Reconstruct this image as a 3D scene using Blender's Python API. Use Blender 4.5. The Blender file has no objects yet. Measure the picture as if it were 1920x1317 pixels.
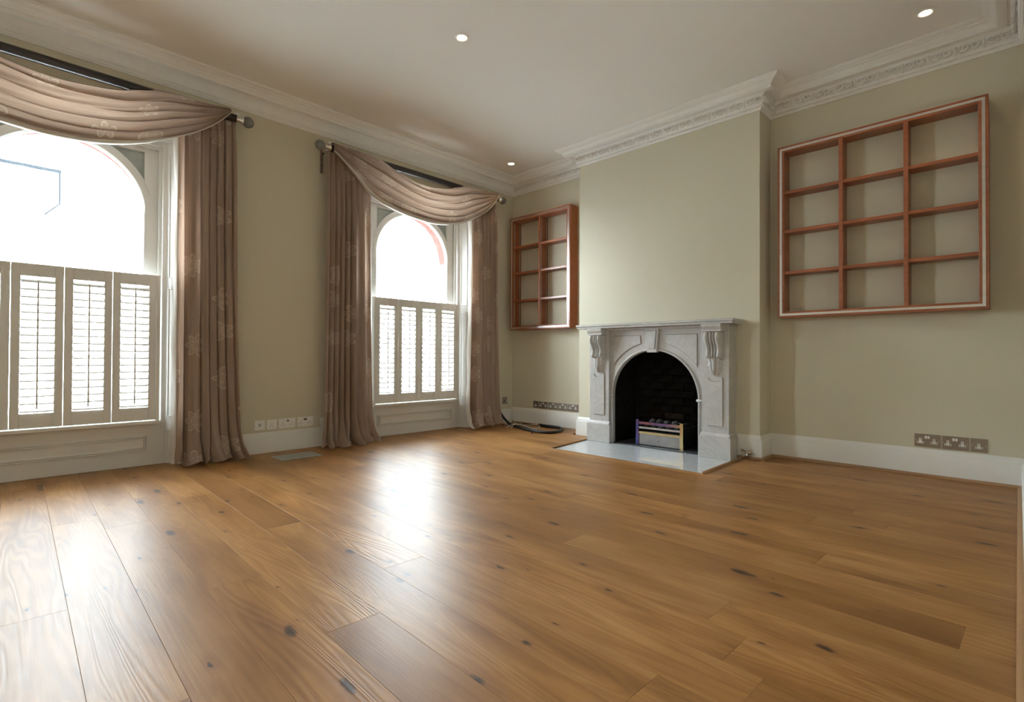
import bpy, math, random
from mathutils import Matrix, Vector
PI = math.pi
SC = bpy.context.scene
COL = SC.collection

# ------------------------------------------------------------------ camera
cd = bpy.data.cameras.new('camera')
cam = bpy.data.objects.new('camera', cd); COL.objects.link(cam)
cd.sensor_width = 36.0; cd.sensor_fit = 'HORIZONTAL'
cd.lens = 36.0 * 961.22 / 1920.0
cd.clip_start = 0.01
_R = Vector((0.7116034, 0.7025652, 0.0047699)); _U = Vector((0.0038608, -0.0106992, 0.9999353)); _F = Vector((-0.7025708, 0.7115390, 0.0103261))
cam.matrix_world = Matrix(((_R.x, _U.x, -_F.x, 4.6312), (_R.y, _U.y, -_F.y, -4.6973), (_R.z, _U.z, -_F.z, 0.8417), (0, 0, 0, 1)))
SC.camera = cam

# ------------------------------------------------------------------ sky and exposure
SKY = 50.0
wd = bpy.data.worlds.new('overcast_sky'); SC.world = wd; wd.use_nodes = True
bg = wd.node_tree.nodes['Background']
bg.inputs[0].default_value = (0.83, 0.92, 1.0, 1); bg.inputs[1].default_value = SKY
SC.view_settings.view_transform = 'Standard'; SC.view_settings.look = 'None'
SC.view_settings.exposure = 0.06; SC.view_settings.gamma = 1.0; SC.view_settings.use_curve_mapping = False
SC.cycles.max_bounces = 12; SC.cycles.diffuse_bounces = 8; SC.cycles.glossy_bounces = 4
SC.cycles.transparent_max_bounces = 16; SC.cycles.transmission_bounces = 6
SC.cycles.sample_clamp_indirect = 8.0
SC.cycles.caustics_reflective = False; SC.cycles.caustics_refractive = False

# room numbers (metres): x along the fireplace wall, y towards it, window wall at x = 0
W, YB, HC, HT = 4.668, -6.0, 2.895, 3.078
XL, XR, YC = 1.258, 3.113, -0.249
WIN = (-4.355, -1.413)                # window centres
SPR, RA = 1.935, 0.46                 # arch spring height and radius
DOWN = ((1.864, -2.41), (4.213, -0.485), (0.456, -0.497))
LAMP_W = 7.0

PORT = [(-0.36, c, 1.4, 1.0, 2.2, -PI/2) for c in WIN]
# portals: they only tell the renderer where the sky comes in
for px, py, pz, sx, sy, rz in PORT:
    l = bpy.data.lights.new('sky_portal', 'AREA'); l.shape = 'RECTANGLE'; l.size = sx; l.size_y = sy
    l.cycles.is_portal = True
    o = bpy.data.objects.new('sky_portal', l); COL.objects.link(o)
    o.location = (px, py, pz); o.rotation_euler = (PI/2, 0, rz)

# ------------------------------------------------------------------ materials
def new_mat(n):
    m = bpy.data.materials.new(n); m.use_nodes = True
    nt = m.node_tree; return m, nt, nt.nodes['Principled BSDF']
def nd(nt, t, **k):
    n = nt.nodes.new(t)
    for a, v in k.items(): setattr(n, a, v)
    return n
def mth(nt, op, a, b=None, c=None):
    n = nd(nt, 'ShaderNodeMath', operation=op)
    for i, v in enumerate((a, b, c)):
        if v is None: continue
        if isinstance(v, (int, float)): n.inputs[i].default_value = v
        else: nt.links.new(v, n.inputs[i])
    return n.outputs[0]
def ramp(nt, fac, stops):
    n = nd(nt, 'ShaderNodeValToRGB'); e = n.color_ramp.elements
    while len(e) < len(stops): e.new(0.5)
    for q, (p, c) in zip(e, stops): q.position = p; q.color = (c[0], c[1], c[2], 1)
    nt.links.new(fac, n.inputs[0]); return n.outputs[0]
def mixc(nt, fac, a, b, mode='MIX'):
    n = nd(nt, 'ShaderNodeMix', data_type='RGBA', blend_type=mode)
    for i, v in ((0, fac), (6, a), (7, b)):
        if isinstance(v, (int, float)): n.inputs[i].default_value = v
        elif isinstance(v, tuple): n.inputs[i].default_value = (v[0], v[1], v[2], 1)
        else: nt.links.new(v, n.inputs[i])
    return n.outputs[2]
def objco(nt, scale=(1, 1, 1), rnd=0.0):
    tc = nd(nt, 'ShaderNodeTexCoord'); mp = nd(nt, 'ShaderNodeMapping'); mp.inputs[3].default_value = scale
    nt.links.new(tc.outputs['Object'], mp.inputs[0])
    if rnd:
        oi = nd(nt, 'ShaderNodeObjectInfo'); v = nd(nt, 'ShaderNodeVectorMath', operation='SCALE')
        v.inputs[0].default_value = (37.0 * rnd, 71.0 * rnd, 13.0 * rnd); nt.links.new(oi.outputs['Random'], v.inputs[3])
        nt.links.new(v.outputs[0], mp.inputs[1]); return mp.outputs[0], oi.outputs['Random']
    return mp.outputs[0]
def noise(nt, vec, s, d=3.0, r=0.5, dist=0.0):
    n = nd(nt, 'ShaderNodeTexNoise'); n.inputs['Scale'].default_value = s; n.inputs['Detail'].default_value = d
    n.inputs['Roughness'].default_value = r; n.inputs['Distortion'].default_value = dist
    nt.links.new(vec, n.inputs['Vector']); return n.outputs[0]
def bump(nt, b, h, st, dist=0.01):
    n = nd(nt, 'ShaderNodeBump'); n.inputs['Strength'].default_value = st; n.inputs['Distance'].default_value = dist
    nt.links.new(h, n.inputs['Height']); nt.links.new(n.outputs[0], b.inputs['Normal'])
def plain(n, c, rough=0.5, metal=0.0, spec=0.5, var=0.04, vs=6.0, bst=0.0):
    m, nt, b = new_mat(n)
    b.inputs['Roughness'].default_value = rough; b.inputs['Metallic'].default_value = metal
    b.inputs['Specular IOR Level'].default_value = spec
    v = noise(nt, objco(nt), vs)
    lo = tuple(x * (1 - var) for x in c); hi = tuple(min(1, x * (1 + var)) for x in c)
    nt.links.new(ramp(nt, v, ((0.3, lo), (0.7, hi))), b.inputs['Base Color'])
    if bst: bump(nt, b, noise(nt, objco(nt), 220.0), bst, 0.002)
    return m
M = {}
M['wall'] = plain('sage_wall_paint', (0.60, 0.560, 0.437), 0.62, spec=0.35, var=0.015, vs=1.5, bst=0.08)
M['white'] = plain('white_woodwork_paint', (0.71, 0.70, 0.67), 0.38, var=0.015, vs=3)
M['ceil'] = plain('white_ceiling_paint', (0.87, 0.865, 0.85), 0.8, spec=0.2, var=0.012, vs=1)
M['plaster'] = plain('white_plaster', (0.84, 0.83, 0.81), 0.6, var=0.02, vs=20, bst=0.1)
M['spandrel'] = plain('grey_green_panel', (0.30, 0.33, 0.30), 0.35, var=0.12, vs=14)
M['pole'] = plain('dark_stained_pole', (0.018, 0.012, 0.012), 0.3, var=0.2, vs=20)
M['chrome'] = plain('polished_chrome', (0.82, 0.82, 0.82), 0.15, metal=1.0, var=0.02)
M['ball'] = plain('grey_stone_finial', (0.20, 0.19, 0.185), 0.55, var=0.25, vs=60)
M['steel'] = plain('brushed_steel', (0.72, 0.70, 0.68), 0.28, metal=1.0, var=0.05, vs=40)
M['ash'] = plain('dull_brushed_steel', (0.40, 0.39, 0.39), 0.33, metal=1.0, var=0.12, vs=14)
M['plate'] = plain('bronze_steel_plate', (0.36, 0.31, 0.27), 0.35, metal=0.9, var=0.05, vs=30)
M['wplate'] = plain('white_plastic', (0.80, 0.80, 0.77), 0.35, var=0.01)
M['hole'] = plain('dark_socket_hole', (0.02, 0.018, 0.016), 0.6, var=0.1)
M['brownsw'] = plain('brown_rocker', (0.09, 0.05, 0.035), 0.4, var=0.1)
M['black'] = plain('black_cable_sleeve', (0.012, 0.012, 0.014), 0.5, var=0.2, vs=80)
M['wcable'] = plain('white_cable', (0.72, 0.70, 0.66), 0.45, var=0.05)
M['brass'] = plain('dull_brass', (0.55, 0.42, 0.25), 0.35, metal=1.0, var=0.15, vs=40)
M['soot'] = plain('sooty_brick', (0.011, 0.0095, 0.008), 0.85, spec=0.1, var=0.5, vs=12, bst=0.3)
M['sootb'] = plain('scorched_brick', (0.035, 0.026, 0.021), 0.9, spec=0.1, var=0.4, vs=25, bst=0.3)
M['coal'] = plain('ceramic_coal', (0.045, 0.042, 0.042), 0.7, var=0.5, vs=30, bst=0.4)
M['iron'] = plain('black_iron', (0.02, 0.02, 0.022), 0.45, var=0.2, vs=40)
M['slate'] = plain('dark_slate', (0.075, 0.08, 0.085), 0.35, var=0.25, vs=10)
M['grille'] = plain('grey_metal_grille', (0.42, 0.44, 0.42), 0.4, metal=0.35, var=0.05, vs=40)
M['redbrick'] = plain('red_rubbed_brick', (0.11, 0.040, 0.035), 0.95, spec=0.0, var=0.2, vs=18, bst=0.2)
M['stone'] = plain('pale_stucco', (0.84, 0.84, 0.83), 0.85, var=0.05, vs=2)
M['lead'] = plain('grey_lead', (0.010, 0.012, 0.014), 0.9, spec=0.0, var=0.2)
M['pale'] = plain('pale_roof', (0.72, 0.72, 0.73), 0.8, var=0.05)
M['farwin'] = plain('far_window_pane', (0.55, 0.58, 0.62), 0.2, var=0.05)
M['bluedoor'] = plain('blue_door_paint', (0.008, 0.016, 0.04), 0.8, spec=0.0, var=0.05)
M['asphalt'] = plain('grey_asphalt', (0.70, 0.71, 0.72), 0.9, var=0.05)
M['felt'] = plain('hem_lining', (0.68, 0.63, 0.57), 0.8, var=0.03)
M['pipe'] = plain('pipe_metal', (0.5, 0.42, 0.33), 0.35, metal=0.9, var=0.1, vs=40)

def mat_marble(n, base, vein, sc, rough):
    m, nt, b = new_mat(n); co = objco(nt)
    a = noise(nt, co, sc, 8, 0.62, 1.6)
    v = mth(nt, 'ABSOLUTE', mth(nt, 'SUBTRACT', a, 0.5))
    big = noise(nt, co, sc * 0.6, 4)
    c1 = ramp(nt, v, ((0.0, vein), (0.035, tuple(x * 0.6 + y * 0.4 for x, y in zip(base, vein))), (0.14, base)))
    c2 = ramp(nt, big, ((0.3, (0.94, 0.94, 0.95)), (0.7, (1, 1, 1))))
    sp = noise(nt, co, 45, 2)
    c3 = ramp(nt, sp, ((0.28, (0.55, 0.54, 0.52)), (0.36, (1, 1, 1))))
    nt.links.new(mixc(nt, 0.35, mixc(nt, 1.0, c1, c2, 'MULTIPLY'), c3, 'MULTIPLY'), b.inputs['Base Color'])
    b.inputs['Roughness'].default_value = rough; return m
M['marble'] = mat_marble('grey_white_marble', (0.55, 0.535, 0.515), (0.47, 0.46, 0.45), 5.0, 0.30)
M['hearth'] = mat_marble('polished_hearth_marble', (0.60, 0.61, 0.62), (0.555, 0.565, 0.58), 2.5, 0.07)

def mat_wood(n, c_lo, c_hi, rough, grain_axis='x', sc=1.0, coat=0.0):
    m, nt, b = new_mat(n)
    s = {'x': (1.2, 22, 22), 'z': (22, 22, 1.2)}[grain_axis]
    co, r = objco(nt, tuple(q * sc for q in s), 1.0)
    g = noise(nt, co, 2.0, 5, 0.6, 0.6)
    col = ramp(nt, g, ((0.3, c_lo), (0.7, c_hi)))
    nt.links.new(mixc(nt, 1.0, col, ramp(nt, r, ((0, (0.92, 0.92, 0.92)), (1, (1.06, 1.06, 1.06)))), 'MULTIPLY'), b.inputs['Base Color'])
    b.inputs['Roughness'].default_value = rough; b.inputs['Coat Weight'].default_value = coat; b.inputs['Coat Roughness'].default_value = 0.2
    return m
M['cherry'] = mat_wood('cherry_wood', (0.215, 0.058, 0.019), (0.315, 0.094, 0.034), 0.34, 'x', 1.0, 0.12)
M['oakbead'] = mat_wood('oak_beading', (0.26, 0.135, 0.06), (0.33, 0.185, 0.085), 0.4, 'x')

def mat_floor():
    m, nt, b = new_mat('oiled_oak_board')
    co, r = objco(nt, (1, 1, 1), 1.0)
    mp = nd(nt, 'ShaderNodeMapping'); mp.inputs[3].default_value = (0.55, 6.5, 1); nt.links.new(co, mp.inputs[0])
    # cathedral figure: contour lines of a stretched noise field
    fld = noise(nt, mp.outputs[0], 1.15, 2.0, 0.45, 0.5)
    rings = mth(nt, 'SINE', mth(nt, 'MULTIPLY', fld, 95.0))
    mp2 = nd(nt, 'ShaderNodeMapping'); mp2.inputs[3].default_value = (3.0, 95.0, 1); nt.links.new(co, mp2.inputs[0])
    fine = noise(nt, mp2.outputs[0], 1.6, 4, 0.6)
    mp3 = nd(nt, 'ShaderNodeMapping'); mp3.inputs[3].default_value = (1.1, 5.0, 1); nt.links.new(co, mp3.inputs[0])
    blot = noise(nt, mp3.outputs[0], 1.3, 3, 0.55, 0.4)
    c = ramp(nt, blot, ((0.22, (0.172, 0.078, 0.024)), (0.5, (0.272, 0.132, 0.044)), (0.78, (0.375, 0.205, 0.080))))
    c = mixc(nt, mth(nt, 'MULTIPLY_ADD', r, 0.30, 0.08), c, ramp(nt, mth(nt, 'MULTIPLY_ADD', rings, 0.5, 0.5), ((0.1, (0.55, 0.45, 0.36)), (0.9, (1.08, 1.08, 1.08)))), 'MULTIPLY')
    c = mixc(nt, 0.5, c, ramp(nt, fine, ((0.25, (0.80, 0.76, 0.70)), (0.7, (1.05, 1.05, 1.05)))), 'MULTIPLY')
    tone = ramp(nt, r, ((0.0, (0.83, 0.79, 0.75)), (0.4, (0.97, 0.96, 0.95)), (1.0, (1.18, 1.18, 1.15))))
    c = mixc(nt, 1.0, c, tone, 'MULTIPLY')
    # knots: sparse dark eyes drawn out along the grain, wobbly outline
    mp4 = nd(nt, 'ShaderNodeMapping'); mp4.inputs[3].default_value = (1.9, 5.2, 0.01); nt.links.new(co, mp4.inputs[0])
    wob = nd(nt, 'ShaderNodeTexNoise'); wob.inputs['Scale'].default_value = 14.0; nt.links.new(co, wob.inputs['Vector'])
    va = nd(nt, 'ShaderNodeVectorMath', operation='SCALE'); va.inputs[3].default_value = 0.16; nt.links.new(wob.outputs[1], va.inputs[0])
    vb = nd(nt, 'ShaderNodeVectorMath', operation='ADD'); nt.links.new(mp4.outputs[0], vb.inputs[0]); nt.links.new(va.outputs[0], vb.inputs[1])
    vo = nd(nt, 'ShaderNodeTexVoronoi', voronoi_dimensions='2D'); vo.inputs['Scale'].default_value = 1.0; vo.inputs['Randomness'].default_value = 1.0
    nt.links.new(vb.outputs[0], vo.inputs['Vector'])
    sep = nd(nt, 'ShaderNodeSeparateColor'); nt.links.new(vo.outputs['Color'], sep.inputs[0])
    size = mth(nt, 'MULTIPLY_ADD', mth(nt, 'POWER', sep.outputs[1], 2.0), 0.10, 0.018)
    on = mth(nt, 'GREATER_THAN', sep.outputs[0], 0.30)
    rel = mth(nt, 'DIVIDE', vo.outputs['Distance'], size)
    eye = mth(nt, 'MULTIPLY', on, mth(nt, 'SUBTRACT', 1.0, mth(nt, 'SMOOTH_MIN', mth(nt, 'POWER', rel, 3.0), 1.0, 0.1)))
    halo = mth(nt, 'MULTIPLY', on, mth(nt, 'MAXIMUM', 0.0, mth(nt, 'SUBTRACT', 1.0, mth(nt, 'DIVIDE', rel, 4.0))))
    c = mixc(nt, mth(nt, 'MULTIPLY', halo, 0.55), c, (0.17, 0.07, 0.026))
    c = mixc(nt, mth(nt, 'MULTIPLY', mth(nt, 'MAXIMUM', eye, 0.0), 0.92), c, (0.035, 0.022, 0.018))
    nt.links.new(c, b.inputs['Base Color'])
    rr = mth(nt, 'MULTIPLY_ADD', fine, 0.10, 0.335)
    nt.links.new(rr, b.inputs['Roughness'])
    b.inputs['Specular IOR Level'].default_value = 0.15
    h = mth(nt, 'ADD', mth(nt, 'MULTIPLY', rings, mth(nt, 'MULTIPLY', mth(nt, 'POWER', r, 3.0), 0.8)), fine)
    bump(nt, b, h, 0.14, 0.002)
    return m
M['floor'] = mat_floor()

def mat_curtain():
    m, nt, b = new_mat('embroidered_taupe_voile')
    uv = nd(nt, 'ShaderNodeUVMap'); vo = nd(nt, 'ShaderNodeTexVoronoi', voronoi_dimensions='2D')
    vo.inputs['Scale'].default_value = 3.3; vo.inputs['Randomness'].default_value = 0.55
    nt.links.new(uv.outputs[0], vo.inputs['Vector'])
    d = nd(nt, 'ShaderNodeVectorMath', operation='SUBTRACT'); nt.links.new(uv.outputs[0], d.inputs[0]); nt.links.new(vo.outputs['Position'], d.inputs[1])
    # Position comes back in texture space scaled by Scale in 2D: rebuild the offset from the scaled coordinate
    sx = nd(nt, 'ShaderNodeSeparateXYZ'); nt.links.new(d.outputs[0], sx.inputs[0])
    r = nd(nt, 'ShaderNodeVectorMath', operation='LENGTH'); nt.links.new(d.outputs[0], r.inputs[0])
    th = mth(nt, 'ARCTAN2', sx.outputs[1], sx.outputs[0])
    pet = mth(nt, 'ABSOLUTE', mth(nt, 'SINE', mth(nt, 'MULTIPLY', th, 3.5)))
    R1 = mth(nt, 'MULTIPLY_ADD', pet, 0.045, 0.042)
    R2 = mth(nt, 'MULTIPLY_ADD', pet, 0.022, 0.016)
    l1 = mth(nt, 'LESS_THAN', mth(nt, 'ABSOLUTE', mth(nt, 'SUBTRACT', r.outputs[1], R1)), 0.0045)
    l2 = mth(nt, 'LESS_THAN', mth(nt, 'ABSOLUTE', mth(nt, 'SUBTRACT', r.outputs[1], R2)), 0.0035)
    sep = nd(nt, 'ShaderNodeSeparateColor'); nt.links.new(vo.outputs['Color'], sep.inputs[0])
    on = mth(nt, 'GREATER_THAN', sep.outputs[0], 0.45)
    fill = mth(nt, 'MULTIPLY', mth(nt, 'LESS_THAN', r.outputs[1], R1), 0.28)
    line = mth(nt, 'MULTIPLY', on, mth(nt, 'MAXIMUM', mth(nt, 'MAXIMUM', l1, l2), fill))
    mp = nd(nt, 'ShaderNodeMapping'); mp.inputs[3].default_value = (60, 1.4, 1); nt.links.new(uv.outputs[0], mp.inputs[0])
    slub = noise(nt, mp.outputs[0], 1.0, 3)
    base = ramp(nt, slub, ((0.3, (0.315, 0.218, 0.165)), (0.7, (0.43, 0.32, 0.252))))
    col = mixc(nt, mth(nt, 'MULTIPLY', line, 0.5), base, (0.76, 0.66, 0.54))
    nt.links.new(col, b.inputs['Base Color'])
    b.inputs['Roughness'].default_value = 0.42; b.inputs['Sheen Weight'].default_value = 0.25; b.inputs['Sheen Roughness'].default_value = 0.4
    tr = nd(nt, 'ShaderNodeBsdfTranslucent'); nt.links.new(mixc(nt, 1.0, col, (0.95, 0.90, 0.85), 'MULTIPLY'), tr.inputs[0])
    mx = nd(nt, 'ShaderNodeMixShader'); mx.inputs[0].default_value = 0.38
    out = nt.nodes['Material Output']
    nt.links.new(b.outputs[0], mx.inputs[1]); nt.links.new(tr.outputs[0], mx.inputs[2]); nt.links.new(mx.outputs[0], out.inputs[0])
    bump(nt, b, mth(nt, 'ADD', slub, mth(nt, 'MULTIPLY', line, 1.5)), 0.25, 0.002)
    return m
M['curtain'] = mat_curtain()

def mat_lining():
    m, nt, b = new_mat('pale_voile_lining')
    b.inputs['Base Color'].default_value = (0.70, 0.66, 0.60, 1); b.inputs['Roughness'].default_value = 0.8
    tr = nd(nt, 'ShaderNodeBsdfTranslucent'); tr.inputs[0].default_value = (0.75, 0.72, 0.68, 1)
    mx = nd(nt, 'ShaderNodeMixShader'); mx.inputs[0].default_value = 0.5
    nt.links.new(b.outputs[0], mx.inputs[1]); nt.links.new(tr.outputs[0], mx.inputs[2]); nt.links.new(mx.outputs[0], nt.nodes['Material Output'].inputs[0]); return m
M['lining'] = mat_lining()
M['groove_shade'] = plain('painted_groove_shade', (0.20, 0.175, 0.145), 0.8, var=0.3, vs=30)  # dark brown that paints shade into the grooves round the marble panels
def mat_glass():
    m, nt, b = new_mat('clear_window_glass'); nt.nodes.remove(b)
    t = nd(nt, 'ShaderNodeBsdfTransparent'); t.inputs[0].default_value = (0.95, 0.97, 0.96, 1)
    g = nd(nt, 'ShaderNodeBsdfGlossy'); g.inputs['Roughness'].default_value = 0.02
    f = nd(nt, 'ShaderNodeFresnel'); ge = nd(nt, 'ShaderNodeNewGeometry')
    nt.links.new(mth(nt, 'MULTIPLY_ADD', ge.outputs['Backfacing'], 1/1.45-1.45, 1.45), f.inputs[0])
    mx = nd(nt, 'ShaderNodeMixShader')
    nt.links.new(f.outputs[0], mx.inputs[0]); nt.links.new(t.outputs[0], mx.inputs[1]); nt.links.new(g.outputs[0], mx.inputs[2])
    nt.links.new(mx.outputs[0], nt.nodes['Material Output'].inputs[0]); return m
M['glass'] = mat_glass()
def mat_emit(n, c, s):
    m, nt, b = new_mat(n); b.inputs['Base Color'].default_value = (0.8, 0.8, 0.8, 1)
    b.inputs['Emission Color'].default_value = (c[0], c[1], c[2], 1); b.inputs['Emission Strength'].default_value = s; return m
M['bulb'] = mat_emit('halogen_bulb', (1.0, 0.80, 0.55), 14.0)
def mat_tint():
    m, nt, b = new_mat('heat_tinted_steel'); co = objco(nt)
    sx = nd(nt, 'ShaderNodeSeparateXYZ'); nt.links.new(co, sx.inputs[0])
    v = mth(nt, 'ADD', mth(nt, 'MULTIPLY_ADD', sx.outputs[0], 1.9, 0.42), mth(nt, 'MULTIPLY', noise(nt, co, 9.0), 0.25))
    c = ramp(nt, v, ((0.10, (0.10, 0.12, 0.35)), (0.30, (0.45, 0.18, 0.16)), (0.48, (0.22, 0.16, 0.36)), (0.70, (0.24, 0.16, 0.36)), (0.95, (0.60, 0.40, 0.22))))
    nt.links.new(c, b.inputs['Base Color']); b.inputs['Metallic'].default_value = 1.0; b.inputs['Roughness'].default_value = 0.25; return m
M['tint'] = mat_tint()
M['gold'] = plain('gold_tinted_steel', (0.70, 0.55, 0.30), 0.22, metal=1.0, var=0.1, vs=20)

# ------------------------------------------------------------------ mesh helpers
class MB:
    def __init__(s): s.v = []; s.f = []; s.uv = None
    def add(s, vs, fs):
        k = len(s.v); s.v += [tuple(p) for p in vs]; s.f += [tuple(i + k for i in f) for f in fs]; return s
    def box(s, x0, x1, y0, y1, z0, z1):
        return s.add([(x0,y0,z0),(x1,y0,z0),(x1,y1,z0),(x0,y1,z0),(x0,y0,z1),(x1,y0,z1),(x1,y1,z1),(x0,y1,z1)],
                     [(0,3,2,1),(4,5,6,7),(0,1,5,4),(1,2,6,5),(2,3,7,6),(3,0,4,7)])
    def prism(s, poly, d0, d1, axis='y', inset=0.0, front=0):
        # poly: 2D ring; axis: extrusion axis ('y': poly is (x,z); 'x': poly is (y,z); 'z': poly is (x,y)); inset chamfers one end
        def P(q, d): return {'y': (q[0], d, q[1]), 'x': (d, q[0], q[1]), 'z': (q[0], q[1], d)}[axis]
        n = len(poly)
        a = [P(q, d0) for q in poly]; b = [P(q, d1) for q in poly]
        s.add(a + b, [tuple(range(n))[::-1], tuple(range(n, 2*n))] + [(i, (i+1) % n, n + (i+1) % n, n + i) for i in range(n)])
        return s
    def tube(s, pts, r, n=8, cap=True):
        pts = [Vector(p) for p in pts]; rr = r if isinstance(r, (list, tuple)) else [r] * len(pts); rings = []
        up = Vector((0, 0, 1)); prev = None
        for i, p in enumerate(pts):
            t = (pts[min(i+1, len(pts)-1)] - pts[max(i-1, 0)]).normalized()
            if prev is None:
                a = t.cross(up)
                if a.length < 1e-3: a = t.cross(Vector((1, 0, 0)))
            else: a = prev - t * prev.dot(t)
            a.normalize(); prev = a; b = t.cross(a)
            rings.append([p + (a * math.cos(2*PI*k/n) + b * math.sin(2*PI*k/n)) * rr[i] for k in range(n)])
        vs = [q for g in rings for q in g]; fs = []
        for i in range(len(pts) - 1):
            for k in range(n): fs.append((i*n + k, i*n + (k+1) % n, (i+1)*n + (k+1) % n, (i+1)*n + k))
        if cap: fs.append(tuple(range(n))[::-1]); fs.append(tuple(range((len(pts)-1)*n, len(pts)*n)))
        return s.add(vs, fs)
    def lathe(s, prof, c=(0, 0, 0), axis='z', n=20):
        vs = []; fs = []; m = len(prof)
        for k in range(n):
            a = 2*PI*k/n
            for r, h in prof:
                u, w = r*math.cos(a), r*math.sin(a)
                p = {'z': (u, w, h), 'y': (u, h, w), 'x': (h, u, w)}[axis]
                vs.append((p[0]+c[0], p[1]+c[1], p[2]+c[2]))
        for k in range(n):
            for i in range(m-1): fs.append((k*m+i, ((k+1) % n)*m+i, ((k+1) % n)*m+i+1, k*m+i+1))
        fs.append(tuple(k*m for k in range(n))); fs.append(tuple(k*m+m-1 for k in range(n)))
        return s.add(vs, fs)
    def ball(s, c, r, n=16, m=10, sq=(1, 1, 1)):
        vs = [(c[0], c[1], c[2]-r*sq[2])]; fs = []
        for i in range(1, m):
            a = -PI/2 + PI*i/m
            for k in range(n): vs.append((c[0]+r*sq[0]*math.cos(a)*math.cos(2*PI*k/n), c[1]+r*sq[1]*math.cos(a)*math.sin(2*PI*k/n), c[2]+r*sq[2]*math.sin(a)))
        vs.append((c[0], c[1], c[2]+r*sq[2])); L = len(vs)-1
        for k in range(n):
            fs.append((0, 1+(k+1) % n, 1+k)); fs.append((L, L-n+k, L-n+(k+1) % n))
            for i in range(m-2): fs.append((1+i*n+k, 1+i*n+(k+1) % n, 1+(i+1)*n+(k+1) % n, 1+(i+1)*n+k))
        return s.add(vs, fs)
    def grid(s, rows, uvs=None):
        n = len(rows[0]); vs = [p for r in rows for p in r]
        fs = [(i*n+j, i*n+j+1, (i+1)*n+j+1, (i+1)*n+j) for i in range(len(rows)-1) for j in range(n-1)]
        s.add(vs, fs)
        if uvs: s.uv = [u for r in uvs for u in r]
        return s
    def mesh(s, name, mat, smooth=False):
        me = bpy.data.meshes.new(name); me.from_pydata(s.v, [], s.f); me.materials.append(M[mat] if isinstance(mat, str) else mat)
        if s.uv:
            l = me.uv_layers.new(name='UVMap')
            for lp in me.loops: l.data[lp.index].uv = s.uv[lp.vertex_index]
        import bmesh
        bm = bmesh.new(); bm.from_mesh(me)
        if not s.uv: bmesh.ops.recalc_face_normals(bm, faces=bm.faces)
        bm.to_mesh(me); bm.free()
        if smooth:
            me.polygons.foreach_set('use_smooth', [True]*len(me.polygons))
        me.update(); return me
def link(name, data, parent=None, loc=None, rz=0.0):
    o = bpy.data.objects.new(name, data); COL.objects.link(o)
    if parent is not None: o.parent = parent
    if loc is not None: o.location = loc
    if rz: o.rotation_euler = (0, 0, rz)
    return o
def obj(name, mb, mat, parent=None, smooth=False, bevel=0.0, seg=2, loc=None, autosm=False):
    o = link(name, mb.mesh(name, mat, smooth), parent, loc)
    if bevel:
        b = o.modifiers.new('bevel', 'BEVEL'); b.width = bevel; b.segments = seg; b.limit_method = 'ANGLE'; b.angle_limit = 0.6
    if autosm:
        o.data.polygons.foreach_set('use_smooth', [True]*len(o.data.polygons)); o.data.set_sharp_from_angle(angle=0.7)
    return o
def empty(name, loc=(0, 0, 0), rz=0.0, parent=None):
    o = link(name, None, parent, loc, rz); o.empty_display_size = 0.05; return o
def tag(o, label, cat, group=None):
    o['label'] = label; o['category'] = cat
    if group: o['group'] = group
    return o
def struct(o, label=None):
    o['kind'] = 'structure'
    if label: o['label'] = label
    return o
def offset(o, v):
    return o
def copy_tree(o, parent=None, loc=None):
    c = o.copy(); COL.objects.link(c)
    if parent is not None: c.parent = parent
    if loc is not None: c.location = loc
    for ch in list(o.children): copy_tree(ch, c)
    return c
def arc(cx, cz, r, a0, a1, n): return [(cx + r*math.cos(a0+(a1-a0)*i/n), cz + r*math.sin(a0+(a1-a0)*i/n)) for i in range(n+1)]

# ------------------------------------------------------------------ shell: walls, ceiling
DW = 0.34
b = MB()
HI, HZ = 0.675, 2.51       # half width of the inner window opening, its head
ys = [YB, WIN[0]-HI, WIN[0]+HI, WIN[1]-HI, WIN[1]+HI, 0.25]
for i in (0, 2, 4): b.box(-DW, 0, ys[i], ys[i+1], -0.02, 3.3)
for c in WIN:
    b.box(-DW, 0, c-HI, c+HI, HZ, 3.3)
    b.box(-DW, -0.22, c-HI, c+HI, -0.02, 0.31)
    b.box(-DW, -0.22, c-HI, c-0.493, 0.31, HZ); b.box(-DW, -0.22, c+0.493, c+HI, 0.31, HZ)
    for k in range(24):                     # masonry above the brick arch, outer skin
        y0, y1 = -0.493+0.986*k/24, -0.493+0.986*(k+1)/24
        z0, z1 = (SPR+math.sqrt(0.55**2-q*q) for q in (y0, y1))
        b.prism([(c+y1, z1), (c+y0, z0), (c+y0, HZ), (c+y1, HZ)], -DW, -0.22, 'x')
wl = struct(obj('wall_left', b, 'wall'))
for c in WIN:
    b = MB()
    for k in range(20):
        a0, a1 = PI*k/20, PI*(k+1)/20
        b.prism([(c+r*math.cos(a), SPR+r*math.sin(a)) for r, a in ((0.493, a0), (0.56, a0), (0.56, a1), (0.493, a1))], -DW-0.004, -0.215, 'x')
    obj('brick_arch', b, 'redbrick', wl)

b = MB()
b.box(-DW, XL, 0, 0.25, -0.02, 3.3); b.box(XR, W+0.2, 0, 0.25, -0.02, 3.3)
struct(obj('wall_back', b, 'wall'))
FX0, FX1, FZ = 1.72, 2.70, 1.0            # hole for the fireplace
b = MB()
b.box(XL, FX0, YC, 0.25, -0.02, 3.3); b.box(FX1, XR, YC, 0.25, -0.02, 3.3); b.box(FX0, FX1, YC, 0.25, FZ, 3.3)
struct(obj('wall_chimney', b, 'wall'))
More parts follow.
